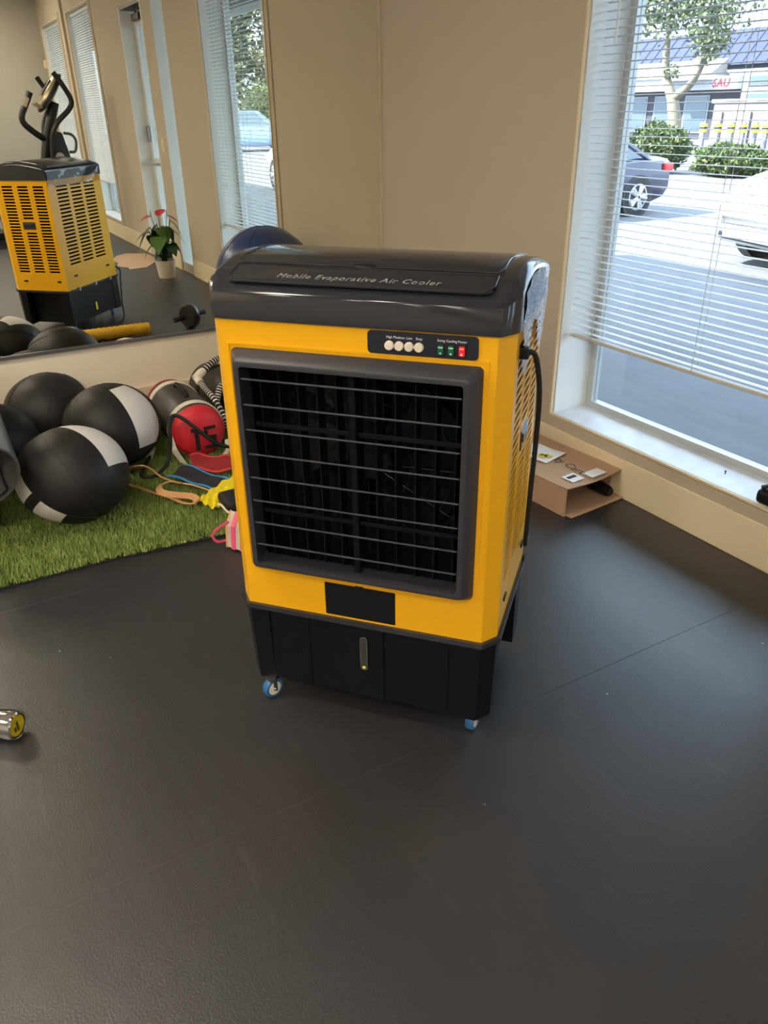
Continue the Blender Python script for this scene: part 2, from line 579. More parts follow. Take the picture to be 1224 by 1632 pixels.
blind(9.097, 10.573, 0.66, 2.69, 'white venetian blind closed in the last window by the grey end wall', R(52), False)

# ---- wall mirror
mm = bpy.data.materials.new('mirror_silver'); mm.use_nodes = True
pb_ = mm.node_tree.nodes['Principled BSDF']
pb_.inputs['Base Color'].default_value = (0.90, 0.89, 0.80, 1); pb_.inputs['Metallic'].default_value = 1.0; pb_.inputs['Roughness'].default_value = 0.0
_tc = mm.node_tree.nodes.new('ShaderNodeTexCoord'); _n = mm.node_tree.nodes.new('ShaderNodeTexNoise'); _n.inputs['Scale'].default_value = 1.2
_mr = mm.node_tree.nodes.new('ShaderNodeMapRange'); _mr.inputs['To Min'].default_value = 0.0; _mr.inputs['To Max'].default_value = 0.012
mm.node_tree.links.new(_tc.outputs['Object'], _n.inputs['Vector']); mm.node_tree.links.new(_n.outputs['Fac'], _mr.inputs['Value'])
mm.node_tree.links.new(_mr.outputs['Result'], pb_.inputs['Roughness'])
mir = thing('wall_mirror', 'large frameless gym mirror covering the wall above the medicine balls', 'mirror', (0, 0, 0.45))
MB().box(-0.008, 0.0, -4.6, -0.026, 0.0, 2.35).build('mirror_glass', mm, mir)
MB().box(-0.011, 0.006, -4.6, -0.026, -0.017, 0.0).build('bottom_channel', M_steel, mir)

# ---- unseen ceiling troffers, added behind and beside the camera as warm fill
M_fill = mat('fill_diffuser', (255, 242, 224), 0.5, emis=CEIL_FILL)
LABL = ['over the treadmill', 'over the middle of the gym', 'near the mirror wall', 'at the rear by the end wall', 'at the rear middle of the gym', 'at the rear by the mirror wall', 'above the elliptical near the end wall', 'between the treadmill and the end wall']
for i, (x, y) in enumerate(((7.6, -3.4), (4.8, -3.6), (2.0, -3.4), (7.6, -5.6), (4.8, -5.6), (2.0, -5.6), (9.3, -1.5), (9.6, -4.2))):
    t = thing('ceiling_fill_light', 'added square ceiling fill light ' + LABL[i], 'ceiling light', (x, y, HC), 0, 'added ceiling fill lights')
    f = MB()
    for a in ((-.36, -.33, -.36, .36), (.33, .36, -.36, .36), (-.33, .33, -.36, -.33), (-.33, .33, .33, .36)):
        f.box(a[0], a[1], a[2], a[3], -.02, 0.0)
    f.build('frame', M_white, t)
    MB().box(-.33, .33, -.33, .33, -.012, -.002).build('diffuser', M_fill, t)
# ================================================================== THE AIR COOLER
h, D = 0.350, 0.456
cu, cv = 0.032, 0.039
ZB, ZT, ZL = 0.065, 0.325, 1.097
ac = thing('air_cooler', 'yellow and black mobile evaporative air cooler on blue casters', 'air cooler', (2.692, -1.622, 0), 0.7371)

def slotted(cols, rows, w0, w1, z0, z1, th, skip=None):
    """panel in the (w,z) plane with real slots; returns verts (w, depth, z) and faces"""
    mb = MB()
    ws = [w0]
    for a, b_ in cols: ws += [a, b_]
    ws.append(w1)
    zs = [z0]
    for a, b_ in rows: zs += [a, b_]
    zs.append(z1)
    def q(a, b_, c, d):
        mb.add([(a, 0, c), (b_, 0, c), (b_, 0, d), (a, 0, d)], [(0, 1, 2, 3)])
    # full-height strips between columns
    for i in range(0, len(ws), 2):
        q(ws[i], ws[i + 1], z0, z1)
    for ci, (a, b_) in enumerate(cols):
        for j in range(0, len(zs), 2):
            q(a, b_, zs[j], zs[j + 1])
        for ri, (c, d) in enumerate(rows):
            if skip and skip(ci, ri, (a + b_) / 2, (c + d) / 2):
                q(a, b_, c, d)
                continue
            mb.add([(a, 0, c), (b_, 0, c), (b_, 0, d), (a, 0, d), (a, th, c), (b_, th, c), (b_, th, d), (a, th, d)],
                   [(0, 1, 5, 4), (1, 2, 6, 5), (2, 3, 7, 6), (3, 0, 4, 7)])
    return mb

# ---- front panel with the square air outlet
gu, g0, g1 = 0.284, 0.460, 1.022
fp = MB()
ul = -h + cu; ur = h - cu
def fq(mb, pts): mb.add(pts, [(0, 1, 2, 3)])
for a, b_, c, d in ((ul, -gu, ZT, ZL), (gu, ur, ZT, ZL), (-gu, gu, ZT, g0), (-gu, gu, g1, ZL)):
    fq(fp, [(a, 0, c), (b_, 0, c), (b_, 0, d), (a, 0, d)])
fq(fp, [(ur, 0, ZT), (h, cv, ZT), (h, cv, ZL), (ur, 0, ZL)])
fq(fp, [(-h, cv, ZT), (ul, 0, ZT), (ul, 0, ZL), (-h, cv, ZL)])
# return edge of the outlet
for p, q_ in (((-gu, g0), (gu, g0)), ((gu, g0), (gu, g1)), ((gu, g1), (-gu, g1)), ((-gu, g1), (-gu, g0))):
    fq(fp, [(p[0], 0, p[1]), (q_[0], 0, q_[1]), (q_[0], .03, q_[1]), (p[0], .03, p[1])])
# raised bead around the outlet
for a, b_, c, d in ((-.302, .302, 1.036, 1.041), (-.302, .302, .443, .448), (-.302, -.297, .448, 1.036), (.297, .302, .448, 1.036)):
    fp.box(a, b_, -.0025, 0.001, c, d)
fp.build('front_panel', M_yellow, ac, fix=False)

# ---- side panels and back panel, all with real slots
zr = [(0.459 + i * 0.0209, 0.459 + i * 0.0209 + 0.0128) for i in range(29)]
vc = [(0.083, 0.170), (0.210, 0.295), (0.335, 0.420)]
def skip_handle(ci, ri, w, z): return ci == 1 and 0.755 < z < 0.825
for s in (-1, 1):
    mb = slotted(vc, zr, cv, D, ZT, ZL, 0.0035, skip_handle)
    if s > 0:
        M = Matrix(((0, -1, 0, h), (1, 0, 0, 0), (0, 0, 1, 0), (0, 0, 0, 1)))
    else:
        M = Matrix(((0, 1, 0, -h), (1, 0, 0, 0), (0, 0, 1, 0), (0, 0, 0, 1)))
    p2 = MB().add(mb.v, mb.f, M)
    for v in (.190, .315):
        p2.box(s * h - .001, s * h + .0015, v - .0015, v + .0015, ZT + .06, ZL - .004)
    sp = p2.build('side_panel', M_yellow, ac, fix=False)
    hd = MB()
    hd.rbox((s * (h + .001), .2475, .790), (.006, .10, .05), .0025)
    hd.rbox((s * (h + .004), .2475, .795), (.006, .075, .022), .0025)
    hd.build('handle', M_gloss, sp)
    for v, z in ((.12, .395), (.40, .395)):
        MB().rbox((s * (h + .002), v, z), (.004, .032, .012), .0015).build('clip', M_black, sp)
br = [(0.500 + i * 0.0257, 0.500 + i * 0.0257 + 0.0125) for i in range(22)]
bc = [(-0.252, -0.112), (-0.073, 0.067), (0.103, 0.246)]
mb = slotted(bc, br, -h, h, ZT, ZL, -0.004)
bp = MB().add(mb.v, mb.f, Matrix.Translation((0, D, 0))).build('back_panel', M_yellow, ac, fix=False)
for u in (-.215, .240):
    MB().rbox((u, D + .003, .418), (.042, .006, .014), .002).build('clip', M_black, bp)
# ---- cooling pads behind the slots (dark corrugated paper)
M_pad = mat('cooling_pad', (14, 12, 11), 0.95, spec=.1, var=0.3, vscale=90, bump=0.4, bscale=120)
for s in (-1, 1):
    MB().box(min(s * .33, s * .343), max(s * .33, s * .343), .06, D - .024, ZT + .04, ZL - .02).build('cooling_pad', M_pad, ac)
MB().box(-.32, .32, D - .022, D - .008, ZT + .04, ZL - .02).build('cooling_pad', M_pad, ac)

# ---- outlet housing, fan, vanes
hs = MB()
q0, q1, zb_, zt_ = -.284, .284, .46, 1.022
hs.add([(q0, .02, zb_), (q1, .02, zb_), (q1, .02, zt_), (q0, .02, zt_), (q0, .17, zb_), (q1, .17, zb_), (q1, .17, zt_), (q0, .17, zt_)],
       [(0, 1, 5, 4), (1, 2, 6, 5), (2, 3, 7, 6), (3, 0, 4, 7), (4, 5, 6, 7)])
hs.build('outlet_housing', mat('housing_black', (22, 24, 32), 0.7, spec=.15), ac, fix=False)
fan = MB()
fan.cyl((0, .10, .74), (0, .16, .74), .05, 20)
M_fan = mat('fan_plastic', (30, 29, 30), 0.6, spec=.2)
fo = fan.build('fan_hub', M_fan, ac, True)
for k in range(5):
    a = R(20 + 72 * k)
    rows = []
    for i in range(7):
        r_ = .045 + .19 * i / 6
        row = []
        for j in range(5):
            b_ = a + (j / 4 - .5) * .75 + .35 * i / 6
            row.append((r_ * math.cos(b_), .125 + (j / 4 - .5) * -.05, .74 + r_ * math.sin(b_)))
        rows.append(row)
    MB().sheet(rows).build('fan_blade', M_fan, fo, True)
rings = MB()
for r_ in (.06, .11, .16, .21, .245):
    rings.tube([(r_ * math.cos(2 * math.pi * k / 40), .088, .74 + r_ * math.sin(2 * math.pi * k / 40)) for k in range(40)], .0016, 5, closed=True)
for k in range(12):
    a = 2 * math.pi * k / 12
    rings.tube([(.05 * math.cos(a), .088, .74 + .05 * math.sin(a)), (.25 * math.cos(a), .088, .74 + .25 * math.sin(a))], .0016, 5)
rings.build('fan_guard', mat('guard_wire', (26, 27, 33), .4, .2), ac, True)
M_vane = mat('vane_black', (18, 20, 27), 0.6, spec=.15)
v0 = None
for k in range(11):
    u = -.235 + .047 * k
    if v0 is None:
        v0 = MB().rbox((0, 0, .741), (.004, .045, .545), .001).build('vane', M_vane, ac)
        v0.location = (u, .035, 0); v0.rotation_euler = (0, 0, R(12))
        v0.rotation_euler = (0, 0, 0)
    else:
        inst(v0, ac, (u, .035, 0))
MB().rbox((0, -.004, .741), (.016, .016, .55), .003).build('centre_bar', M_vane, ac)
for z in (.845, .615):
    MB().rbox((0, .006, z), (.50, .006, .012), .002).build('vane_link', M_vane, ac)

# ---- protruding outlet frame
fr = MB()
def rect(u, a, b_, y):
    r_ = .012 if u > .27 else .008
    pts = []
    for sx, sz, a0 in ((1, 1, 0), (-1, 1, 90), (-1, -1, 180), (1, -1, 270)):
        for i in range(5):
            q = R(a0 + 90 * i / 4)
            pts.append((sx * (u - r_) + r_ * math.cos(q), y, (a + b_) / 2 + sz * ((b_ - a) / 2 - r_) + r_ * math.sin(q)))
    return pts[::-1]
rr = [rect(.291, .453, 1.029, 0.0), rect(.291, .453, 1.029, -.006), rect(.272, .470, 1.011, -.041), rect(.268, .474, 1.007, -.043), rect(.258, .484, .997, -.042), rect(.262, .480, 1.001, .02)]
vs = [p for r_ in rr for p in r_]
fs = [(20 * i + j, 20 * i + (j + 1) % 20, 20 * i + 20 + (j + 1) % 20, 20 * i + 20 + j) for i in range(5) for j in range(20)]
fr.add(vs, fs)
fr.build('outlet_frame', mat('frame_black', (56, 56, 61), 0.42, spec=.4, var=0.05, vscale=6), ac, True)
l0 = None
for k in range(8):
    z = .968 - .0613 * k
    if l0 is None:
        mb = MB().rbox((0, .010, 0), (.508, .020, .0024), .001, Matrix.Rotation(R(-27), 4, 'X'))
        mb.tube([(-.255, 0, 0), (.255, 0, 0)], .0024, 8)
        l0 = mb.build('louver', mat('louver_grey', (56, 58, 64), 0.4), ac, True)
        l0.location = (0, -.038, z)
    else:
        inst(l0, ac, (0, -.038, z))

# ---- control panel
def rrect(cx, cz, w, hh, r_, n=5):
    pts = []
    for sx, sz, a0 in ((1, 1, 0), (-1, 1, 90), (-1, -1, 180), (1, -1, 270)):
        for i in range(n + 1):
            a = R(a0 + 90 * i / n)
            pts.append((cx + sx * (w / 2 - r_) + r_ * math.cos(a), cz + sz * (hh / 2 - r_) + r_ * math.sin(a)))
    return pts
XZ = Matrix(((1, 0, 0, 0), (0, 0, -1, 0), (0, 1, 0, 0), (0, 0, 0, 1)))     # prism (x,y,z) -> (x,-z,y)
cp = MB().prism(rrect(.158, 1.0658, .240, .049, .009), 0, .004, XZ).build('control_panel', mat('panel_navy', (34, 37, 50), 0.35), ac)
M_btn = mat('button_ivory', (232, 222, 204), 0.4)
M_print = mat('white_print', (232, 234, 240), 0.6)
TF = lambda u, v, z: frame((u, v, z), (1, 0, 0), (0, 0, 1))
for u, w in zip((.087, .1085, .1305, .1520), ('High', 'Medium', 'Low', 'Stop')):
    mb = MB().lathe([(.0002, .0065), (.0085, .006), (.0102, .004), (.0104, 0)], 24, Matrix.Translation((u, -.004, 1.0605)) @ Matrix.Rotation(R(90), 4, 'X'))
    mb.build('button', M_btn, cp, True)
    text_geo(w, .0076, TF(u, -.0044, 1.0785), .0002).build('lettering', M_print, cp)
M_grn = mat('switch_green', (26, 96, 70), 0.3); M_red = mat('switch_red', (214, 40, 48), 0.3, emis=0.25)
for u, w, m_ in ((.1995, 'Swing', M_grn), (.2215, 'Cooling', M_grn), (.2445, 'Power', M_red)):
    MB().rbox((u, -.0045, 1.0595), (.0165, .003, .025), .001).build('switch_bezel', M_black, cp)
    rk = MB().rbox((u, -.0075, 1.0595), (.0125, .006, .020), .0015).build('rocker_switch', m_, cp)
    MB().rbox((u, -.0107, 1.0655), (.010, .0012, .003), .0004).build('switch_mark', mat('mark_pale', (170, 220, 200) if m_ is M_grn else (250, 160, 160), .5) if m_ is M_grn else mat('mark_pink', (250, 170, 170), .5), rk)
    MB().rbox((u, -.0107, 1.0535), (.0035, .0012, .004), .0004).build('switch_mark', M_print, rk)
    text_geo(w, .0072, TF(u, -.0044, 1.0785), .0002).build('lettering', M_print, cp)

# ---- filler hatch under the grille
cov = MB().prism(rrect(0, .382, .184, .092, .003), 0, .003, XZ)
cov.rbox((0.0, -.002, .4305), (.022, .005, .007), .0015)
cov.build('filler_hatch', M_black, ac)
MB().prism(rrect(0, .382, .190, .098, .003), -.001, .0006, XZ).build('hatch_gap', M_dark, ac)

# ---- water tank base
def outline(o, back=0.0):
    return [(-h + cu - o * .4, -o), (h - cu + o * .4, -o), (h + o, cv - o * .4), (h + o, D + o - back), (-h - o, D + o - back), (-h - o, cv - o * .4)]
M_tank = mat('tank_black', (12, 13, 18), 0.5, spec=.25, var=0.06, vscale=5)
rim = MB().prism(outline(.010), ZT - .012, ZT + .002)
rim.build('tank_rim', M_gloss, ac)
core = MB().box(-h + .07, h - .07, .012, D - .012, ZB + .006, ZT - .012)
core.box(-h + .065, h - .065, .006, .02, ZB + .010, ZT - .012)
core.box(-.045, .06, .001, .02, ZB + .010, ZT - .012).box(.150, .235, .002, .02, ZB + .008, ZT - .012).box(-.23, -.15, .0035, .02, ZB + .008, ZT - .012)
tank = core.build('water_tank', M_tank, ac)
for s in (-1, 1):
    pf = [(s * (h - cu), 0), (s * h, cv), (s * h, cv + .055), (s * (h - .085), cv + .055), (s * (h - .085), 0)]
    t_ = .006
    pb2 = [(s * (h - cu - t_), t_), (s * (h - t_), cv + t_), (s * (h - t_), cv + .05), (s * (h - .085), cv + .05), (s * (h - .085), t_)]
    n = 5
    vs = [(x, y, ZB) for x, y in pb2] + [(x, y, ZT - .012) for x, y in pf]
    MB().add(vs, [tuple(range(n)), tuple(range(n, 2 * n))] + [(i, (i + 1) % n, n + (i + 1) % n, n + i) for i in range(n)]).build('corner_post', M_tank, ac)
    MB().box(min(s * h, s * (h - .085)), max(s * h, s * (h - .085)), D - .085, D, ZB, ZT - .012).build('corner_post', M_tank, ac)
    # recessed side wall of the tank
for u in (-.209, .019, .234):
    MB().rbox((u, D + .008, ZT - .004), (.016, .016, .03), .003).build('snap_clip', mat('clip_grey', (190, 192, 196), .3, .5), ac)
    MB().box(u - .008, u + .008, D - .014, D - .006, ZB + .01, ZT - .012).build('tank_groove', M_dark, ac)
MB().box(-h + .085, h - .085, D - .016, D - .004, ZB + .008, ZT - .012).build('tank_back', M_tank, ac)
MB().rbox((-.016, D + .002, .149), (.022, .006, .06), .002).build('drain_tag', mat('tag_yellow', (236, 222, 30), .5), ac)
# level gauge
gp = [(x, z) for x, z in rrect(.0075, .2235, .019, .105, .0085)]
gg = MB().prism(gp, 0, .004, Matrix.Translation((0, .001, 0)) @ XZ).build('level_gauge', mat('gauge_smoke', (58, 58, 56), 0.2), ac)
gl_ = MB()
n = len(gp)
gl_.tube([(x, -.003, z) for x, z in gp], .0012, 5, closed=True)
gl_.build('gauge_rim', mat('gauge_rim', (96, 96, 94), .3), gg, True)
MB().ell((.008, -.004, .179), (.0052, .003, .0045), 14, 8).build('float_ball', mat('float_lime', (214, 222, 60), .4), gg, True)
# casters
M_blue = mat('caster_blue', (46, 104, 158), 0.35); M_hub = mat('caster_hub', (226, 220, 200), 0.5)
for (u, v, a) in ((-.281, .010, -28), (.298, .050, -10), (-.284, D - .06, 10), (.284, D - .06, 40)):
    ca = thing('caster', None, None)
    ca.parent = ac; ca.location = (u, v, 0); ca.rotation_euler = (0, 0, R(a))
    RX = Matrix.Translation((0, 0, .030)) @ Matrix.Rotation(R(90), 4, 'Y')
    MB().lathe([(.021, -.011), (.028, -.011), (.030, -.008), (.030, .008), (.028, .011), (.021, .011)], 28, RX).build('tyre', M_blue, ca, True)
    MB().lathe([(.0002, -.0122), (.021, -.0112), (.021, .0112), (.0002, .0122)], 24, RX).build('hub', M_hub, ca, True)
    MB().box(-.016, .016, -.016, .016, .0615, .0648).box(-.016, -.0138, -.006, .006, .026, .062).box(.0138, .016, -.006, .006, .026, .062).build('fork', M_chrome, ca)
    MB().cyl((-.020, 0, .030), (.020, 0, .030), .0045, 10).build('axle_bolt', M_chrome, ca)

# ---- glossy top cover
def ztop(v):
    # gently ridged roof
    return 1.163 + .048 * math.sin(min(1.0, max(0.0, (v + .012) / .21)) * math.pi / 2) if v < .20 else 1.211 - .040 * ((v - .20) / .27) ** 1.6
vl = [-.006, .012, .033, .055, .085, .12, .16, .20, .25, .30, .35, .40, .44, D + .006]
def chain(o):
    out = []
    for v in vl:
        vv = min(max(v, -.006 + (o > 0) * 0), D + .006)
        t = min(1.0, max(0.0, (vv + .006) / (cv + .006)))
        out.append((h + .006 - cu * (1 - t), vv))
    return out
ch = chain(0)
lid = MB()
NV = len(ch)
def ring(off, zf, sgn):
    r_ = []
    for i, (u, v) in enumerate(ch):
        vv = v + off * (1 if i == 0 else 0) - off * (1 if i == NV - 1 else 0)
        if 0 < i < 3: vv = v + off * .6
        r_.append((sgn * (u - off), vv, zf(v)))
    return r_
lv = [(0.0, lambda v: ZL - .003), (0.0, lambda v: ztop(v) - .016), (.003, lambda v: ztop(v) - .010), (.016, lambda v: ztop(v) - .0015), (.022, lambda v: ztop(v))]
loops = []
for off, zf in lv:
    a = ring(off, zf, -1); b_ = ring(off, zf, 1)
    loops.append(a + b_[::-1])         # front-left .. back-left, back-right .. front-right
n = 2 * NV
vs = [p for l in loops for p in l]
fs = []
for k in range(len(lv) - 1):
    for i in range(n):
        j = (i + 1) % n
        fs.append((k * n + i, k * n + j, (k + 1) * n + j, (k + 1) * n + i))
o_ = (len(lv) - 1) * n
for i in range(NV - 1):
    fs.append((o_ + i, o_ + i + 1, o_ + n - 2 - i, o_ + n - 1 - i))
fs.append(tuple(range(n))[::-1])
lid.add(vs, fs)
top = lid.build('top_cover', M_gloss, ac, True)
# raised hatch plate and front name strip lying on the cover
def plate(name, u0, u1, v0, v1, th, parent, m_, inset=.012, nn=14):
    mb = MB()
    L = []
    for k, (ins, dz) in enumerate(((0, -.001), (0, th * .6), (.003, th), )):
        left = []; right = []
        for i in range(nn + 1):
            v = v0 + (v1 - v0) * i / nn
            e = inset * max(0, 1 - i / 2.0) ** 2
            vv = v + ins * (1 if i == 0 else -1 if i == nn else 0)
            left.append((u0 + ins + e, vv, ztop(v) + dz)); right.append((u1 - ins - e, vv, ztop(v) + dz))
        L.append(left + right[::-1])
    n_ = len(L[0])
    vs = [p for l in L for p in l]
    fs = [(k * n_ + i, k * n_ + (i + 1) % n_, (k + 1) * n_ + (i + 1) % n_, (k + 1) * n_ + i) for k in range(len(L) - 1) for i in range(n_)]
    o = (len(L) - 1) * n_
    fs += [(o + i, o + i + 1, o + n_ - 2 - i, o + n_ - 1 - i) for i in range(nn)]
    return mb.add(vs, fs).build(name, m_, parent, True)
plate('lid_hatch', -.302, .302, .092, .452, .0045, top, M_gloss)
plate('name_strip', -.296, .296, .014, .084, .0025, top, M_gloss, .02)
def highlight_bead(u0, u1, v0, v1, dz, e):
    pts = []
    for a, b_, n_ in (((u0 + e, v0), (u1 - e, v0), 2), ((u1 - e, v0), (u1, v0 + e * 1.2), 3), ((u1, v0 + e * 1.2), (u1, v1), 10), ((u1, v1), (u0, v1), 2), ((u0, v1), (u0, v0 + e * 1.2), 10), ((u0, v0 + e * 1.2), (u0 + e, v0), 3)):
        for i in range(n_):
            t = i / n_
            u = a[0] + (b_[0] - a[0]) * t; v = a[1] + (b_[1] - a[1]) * t
            pts.append((u, v, ztop(v) + dz))
    return MB().tube(pts, .0016, 6, closed=True)
highlight_bead(-.304, .304, .090, .440, .0045, .01).build('hatch_highlight_bead', M_gloss, top, True)  # thin gloss beads added along the plate edges to catch highlights
highlight_bead(-.298, .298, .012, .085, .0030, .02).build('strip_highlight_bead', M_gloss, top, True)
# finger notch on the hatch
MB().ell((0, .098, ztop(.098) + .001), (.032, .012, .007), 20, 10).build('finger_notch', M_black, top, True)
# lettering on the name strip
sl = (ztop(.07) - ztop(.03)) / .04
tx = Vector((1, 0, 0)); ty = Vector((0, 1, sl)).normalized()
text_geo('Mobile Evaporative Air Cooler', .026, frame((0, .040, ztop(.040) + .0032), tx, ty), .0003, 1.12, 0.25).build('lettering', mat('silver_print', (150, 150, 150), .4), top)
# clear protective film still stuck on the cover's side and back
fm = bpy.data.materials.new('protective_film'); fm.use_nodes = True
nt = fm.node_tree; nt.nodes.clear()
out = nt.nodes.new('ShaderNodeOutputMaterial'); mix = nt.nodes.new('ShaderNodeMixShader'); tr = nt.nodes.new('ShaderNodeBsdfTransparent'); gl = nt.nodes.new('ShaderNodeBsdfGlossy')
gl.inputs['Roughness'].default_value = .03
lw = nt.nodes.new('ShaderNodeLayerWeight'); lw.inputs['Blend'].default_value = .35
tc = nt.nodes.new('ShaderNodeTexCoord'); wv = nt.nodes.new('ShaderNodeTexNoise'); wv.inputs['Scale'].default_value = 9; wv.inputs['Detail'].default_value = 2
bmp = nt.nodes.new('ShaderNodeBump'); bmp.inputs['Strength'].default_value = .25; bmp.inputs['Distance'].default_value = .01
nt.links.new(tc.outputs['Object'], wv.inputs['Vector']); nt.links.new(wv.outputs['Fac'], bmp.inputs['Height']); nt.links.new(bmp.outputs['Normal'], gl.inputs['Normal'])
nt.links.new(lw.outputs['Fresnel'], mix.inputs[0]); nt.links.new(tr.outputs[0], mix.inputs[1]); nt.links.new(gl.outputs[0], mix.inputs[2]); nt.links.new(mix.outputs[0], out.inputs['Surface'])
rows = []
for i in range(13):
    v = .07 + .385 * i / 12
    zt2 = ztop(v) - .022
    rows.append([(h + .0085 + .0022 * math.sin(i * 1.7 + j * 1.1), v, zt2 - (zt2 - 1.03 + .05 * math.sin(i * .9)) * j / 9) for j in range(10)])
MB().sheet(rows).build('protective_film', fm, ac, True)
rows = []
for i in range(15):
    u = -h + .7 * i / 14
    rows.append([(u, D + .0095 + .002 * math.sin(i * 1.3 + j), ztop(D) - .022 - .105 * j / 6) for j in range(7)])
MB().sheet(rows).build('protective_film', fm, ac, True)

# ---- mains cord
cp_ = smooth_path([(h, .095, 1.038), (h + .02, .098, 1.040), (h + .032, .12, 1.02), (h + .040, .165, .93), (h + .038, .20, .80), (h + .034, .215, .68), (h + .030, .235, .57), (h + .024, .28, .47), (h + .014, .38, .41), (h + .004, D + .03, .37), (h - .05, D + .06, .30), (h - .10, D + .07, .12), (h - .14, D + .09, .012), (h - .3, .60, .007), (h - .5, .66, .007)], 8)
MB().tube(cp_, .0062, 8).build('mains_cord', M_rubber, ac, True)
MB().rbox((h + .008, .096, 1.038), (.022, .022, .026), .004).build('cord_grommet', M_black, ac)
# ================================================================== TURF
M_blade = island_mat('turf_blades', (98, 122, 50), (168, 186, 98), 0.6, (206, 202, 134))
def turf(label, x1a, x1b, y0, y1, seed, ya=None, yb=None):
    t = thing('turf_mat', label, 'artificial turf', (0, 0, 0), 0, 'strips of artificial turf')
    MB().prism([(0.02, y0), (x1a, y0), (x1b, y1), (0.02, y1)], 0.0, 0.010).build('backing', M_rubber, t)
    g = np.random.default_rng(seed)
    ya = y0 if ya is None else ya; yb = y1 if yb is None else yb
    n = int((x1b - 0.02) * (yb - ya) / (0.0048 ** 2))
    x = g.uniform(0.02, 1, n); y = g.uniform(ya, yb, n)
    x = 0.02 + x * ((x1a + (x1b - x1a) * (y - y0) / (y1 - y0)) - 0.024)
    a = g.uniform(0, 2 * np.pi, n); w = g.uniform(.0022, .0036, n); hgt = g.uniform(.017, .034, n)
    la = g.uniform(0, 2 * np.pi, n); ll = g.uniform(0.002, .018, n)
    dx, dy = np.cos(a) * w, np.sin(a) * w
    v = np.empty((n, 3, 3))
    v[:, 0] = np.stack([x - dx, y - dy, np.full(n, .008)], 1)
    v[:, 1] = np.stack([x + dx, y + dy, np.full(n, .008)], 1)
    v[:, 2] = np.stack([x + np.cos(la) * ll, y + np.sin(la) * ll, .008 + hgt], 1)
    me = bpy.data.meshes.new('grass_blades')
    me.vertices.add(3 * n); me.vertices.foreach_set('co', v.ravel())
    me.loops.add(3 * n); me.loops.foreach_set('vertex_index', np.arange(3 * n, dtype=np.int32))
    me.polygons.add(n); me.polygons.foreach_set('loop_start', np.arange(0, 3 * n, 3, dtype=np.int32))
    me.update(calc_edges=True)
    me.materials.append(M_blade)
    o = bpy.data.objects.new('grass_blades', me); COL.objects.link(o); o.parent = t; o['kind'] = 'stuff'
turf('green artificial turf strip under the front medicine ball and rolled mat', 1.472, 1.472, -3.3, -2.004, 1, -2.75)
turf('green artificial turf strip under the power bag and resistance bands', 1.478, 1.56, -1.998, -1.0, 2)

# ================================================================== MEDICINE BALLS
M_leather = mat('ball_black_vinyl', (32, 30, 29), 0.5, spec=.3, var=0.05, vscale=6, bump=0.12, bscale=220)
M_wvinyl = mat('ball_white_vinyl', (206, 202, 194), 0.5, var=0.05, vscale=10, bump=0.1, bscale=120)
M_seam = mat('ball_seam', (24, 23, 22), 0.6)
def ball(label, c, rh, rv, pole, facing, whites, seams, blacks=()):
    t = thing('medicine_ball', label, 'medicine ball', (c[0], c[1], c[2] - rv), 0, 'medicine balls on the turf')
    p = Vector(pole).normalized(); f = Vector(facing); f = (f - p * f.dot(p)).normalized(); s = p.cross(f)
    A = Matrix((f, s, p)).transposed().to_4x4()
    SC = Matrix.Translation((0, 0, rv)) @ Matrix.Diagonal((rh, rh, rv, 1.0))
    MM = SC @ A
    MB().ell((0, 0, 0), (1, 1, 1), 40, 28, MM).build('cover', M_leather, t, True)
    def pt(lon, lat, r_): return (r_ * math.cos(lat) * math.cos(lon), r_ * math.cos(lat) * math.sin(lon), r_ * math.sin(lat))
    for (l0, l1, a0, a1) in whites:
        rows = []
        for i in range(13):
            la = R(a0 + (a1 - a0) * i / 12)
            rows.append([pt(R(l0 + (l1 - l0) * j / 8), la, 1.008 if 0 < i < 12 and 0 < j < 8 else 1.002) for j in range(9)])
        mb = MB().sheet(rows)
        MB().add(mb.v, mb.f, MM).build('white_panel', M_wvinyl, t, True)
    for l in seams:
        MB().add(*(lambda q: (q.v, q.f))(MB().tube([pt(R(l), R(-80 + 160 * i / 30), 1.0) for i in range(31)], .009, 6)), MM).build('seam', M_seam, t, True)
    for (l0, l1, a0, a1) in blacks:
        rows = [[pt(R(l0 + (l1 - l0) * j / 5), R(a0 + (a1 - a0) * i / 5), 1.01) for j in range(6)] for i in range(6)]
        mb = MB().sheet(rows)
        MB().add(mb.v, mb.f, MM).build('black_patch', M_leather, t, True)
    return t
# view direction from the balls to the viewer is about (0.88, -0.06, 0.45); right is (0.5, 0.87, 0)
VW = Vector((0.88, -0.08, 0.46)); RT = Vector((0.4984, 0.8669, 0)); UPV = Vector((-0.40, 0.24, 0.88))
ball('black medicine ball with two white panels in front of the others on the turf', (1.094, -2.074, 0.222), 0.218, 0.192,
     -RT * .55 + UPV * .75, VW - RT * .05, [(38, 82, -22, 62), (-84, -46, -46, 20)], [0, 38, -46, 110, 180, -110], [(-84, -46, -16, -4)])
ball('black medicine ball with one broad pale grey panel facing the power bag', (.615, -1.815, 0.222), 0.218, 0.192,
     UPV * .75 - RT * .35 + VW * .2, VW, [(18, 62, -42, 52)], [18, -72, 62, 130, 190], [])
ball('black medicine ball wedged against the mirror wall behind two others', (.238, -2.03, 0.215), 0.212, 0.186,
     UPV * .9 + RT * .1, VW, [(62, 110, -20, 70)], [0, -60, 60, 120, 180], [])
ball('black medicine ball half hidden behind the rolled black mat', (.60, -2.335, 0.222), 0.210, 0.190,
     UPV * .8 + RT * .4, VW, [], [-30, 40, 110, 180], [])

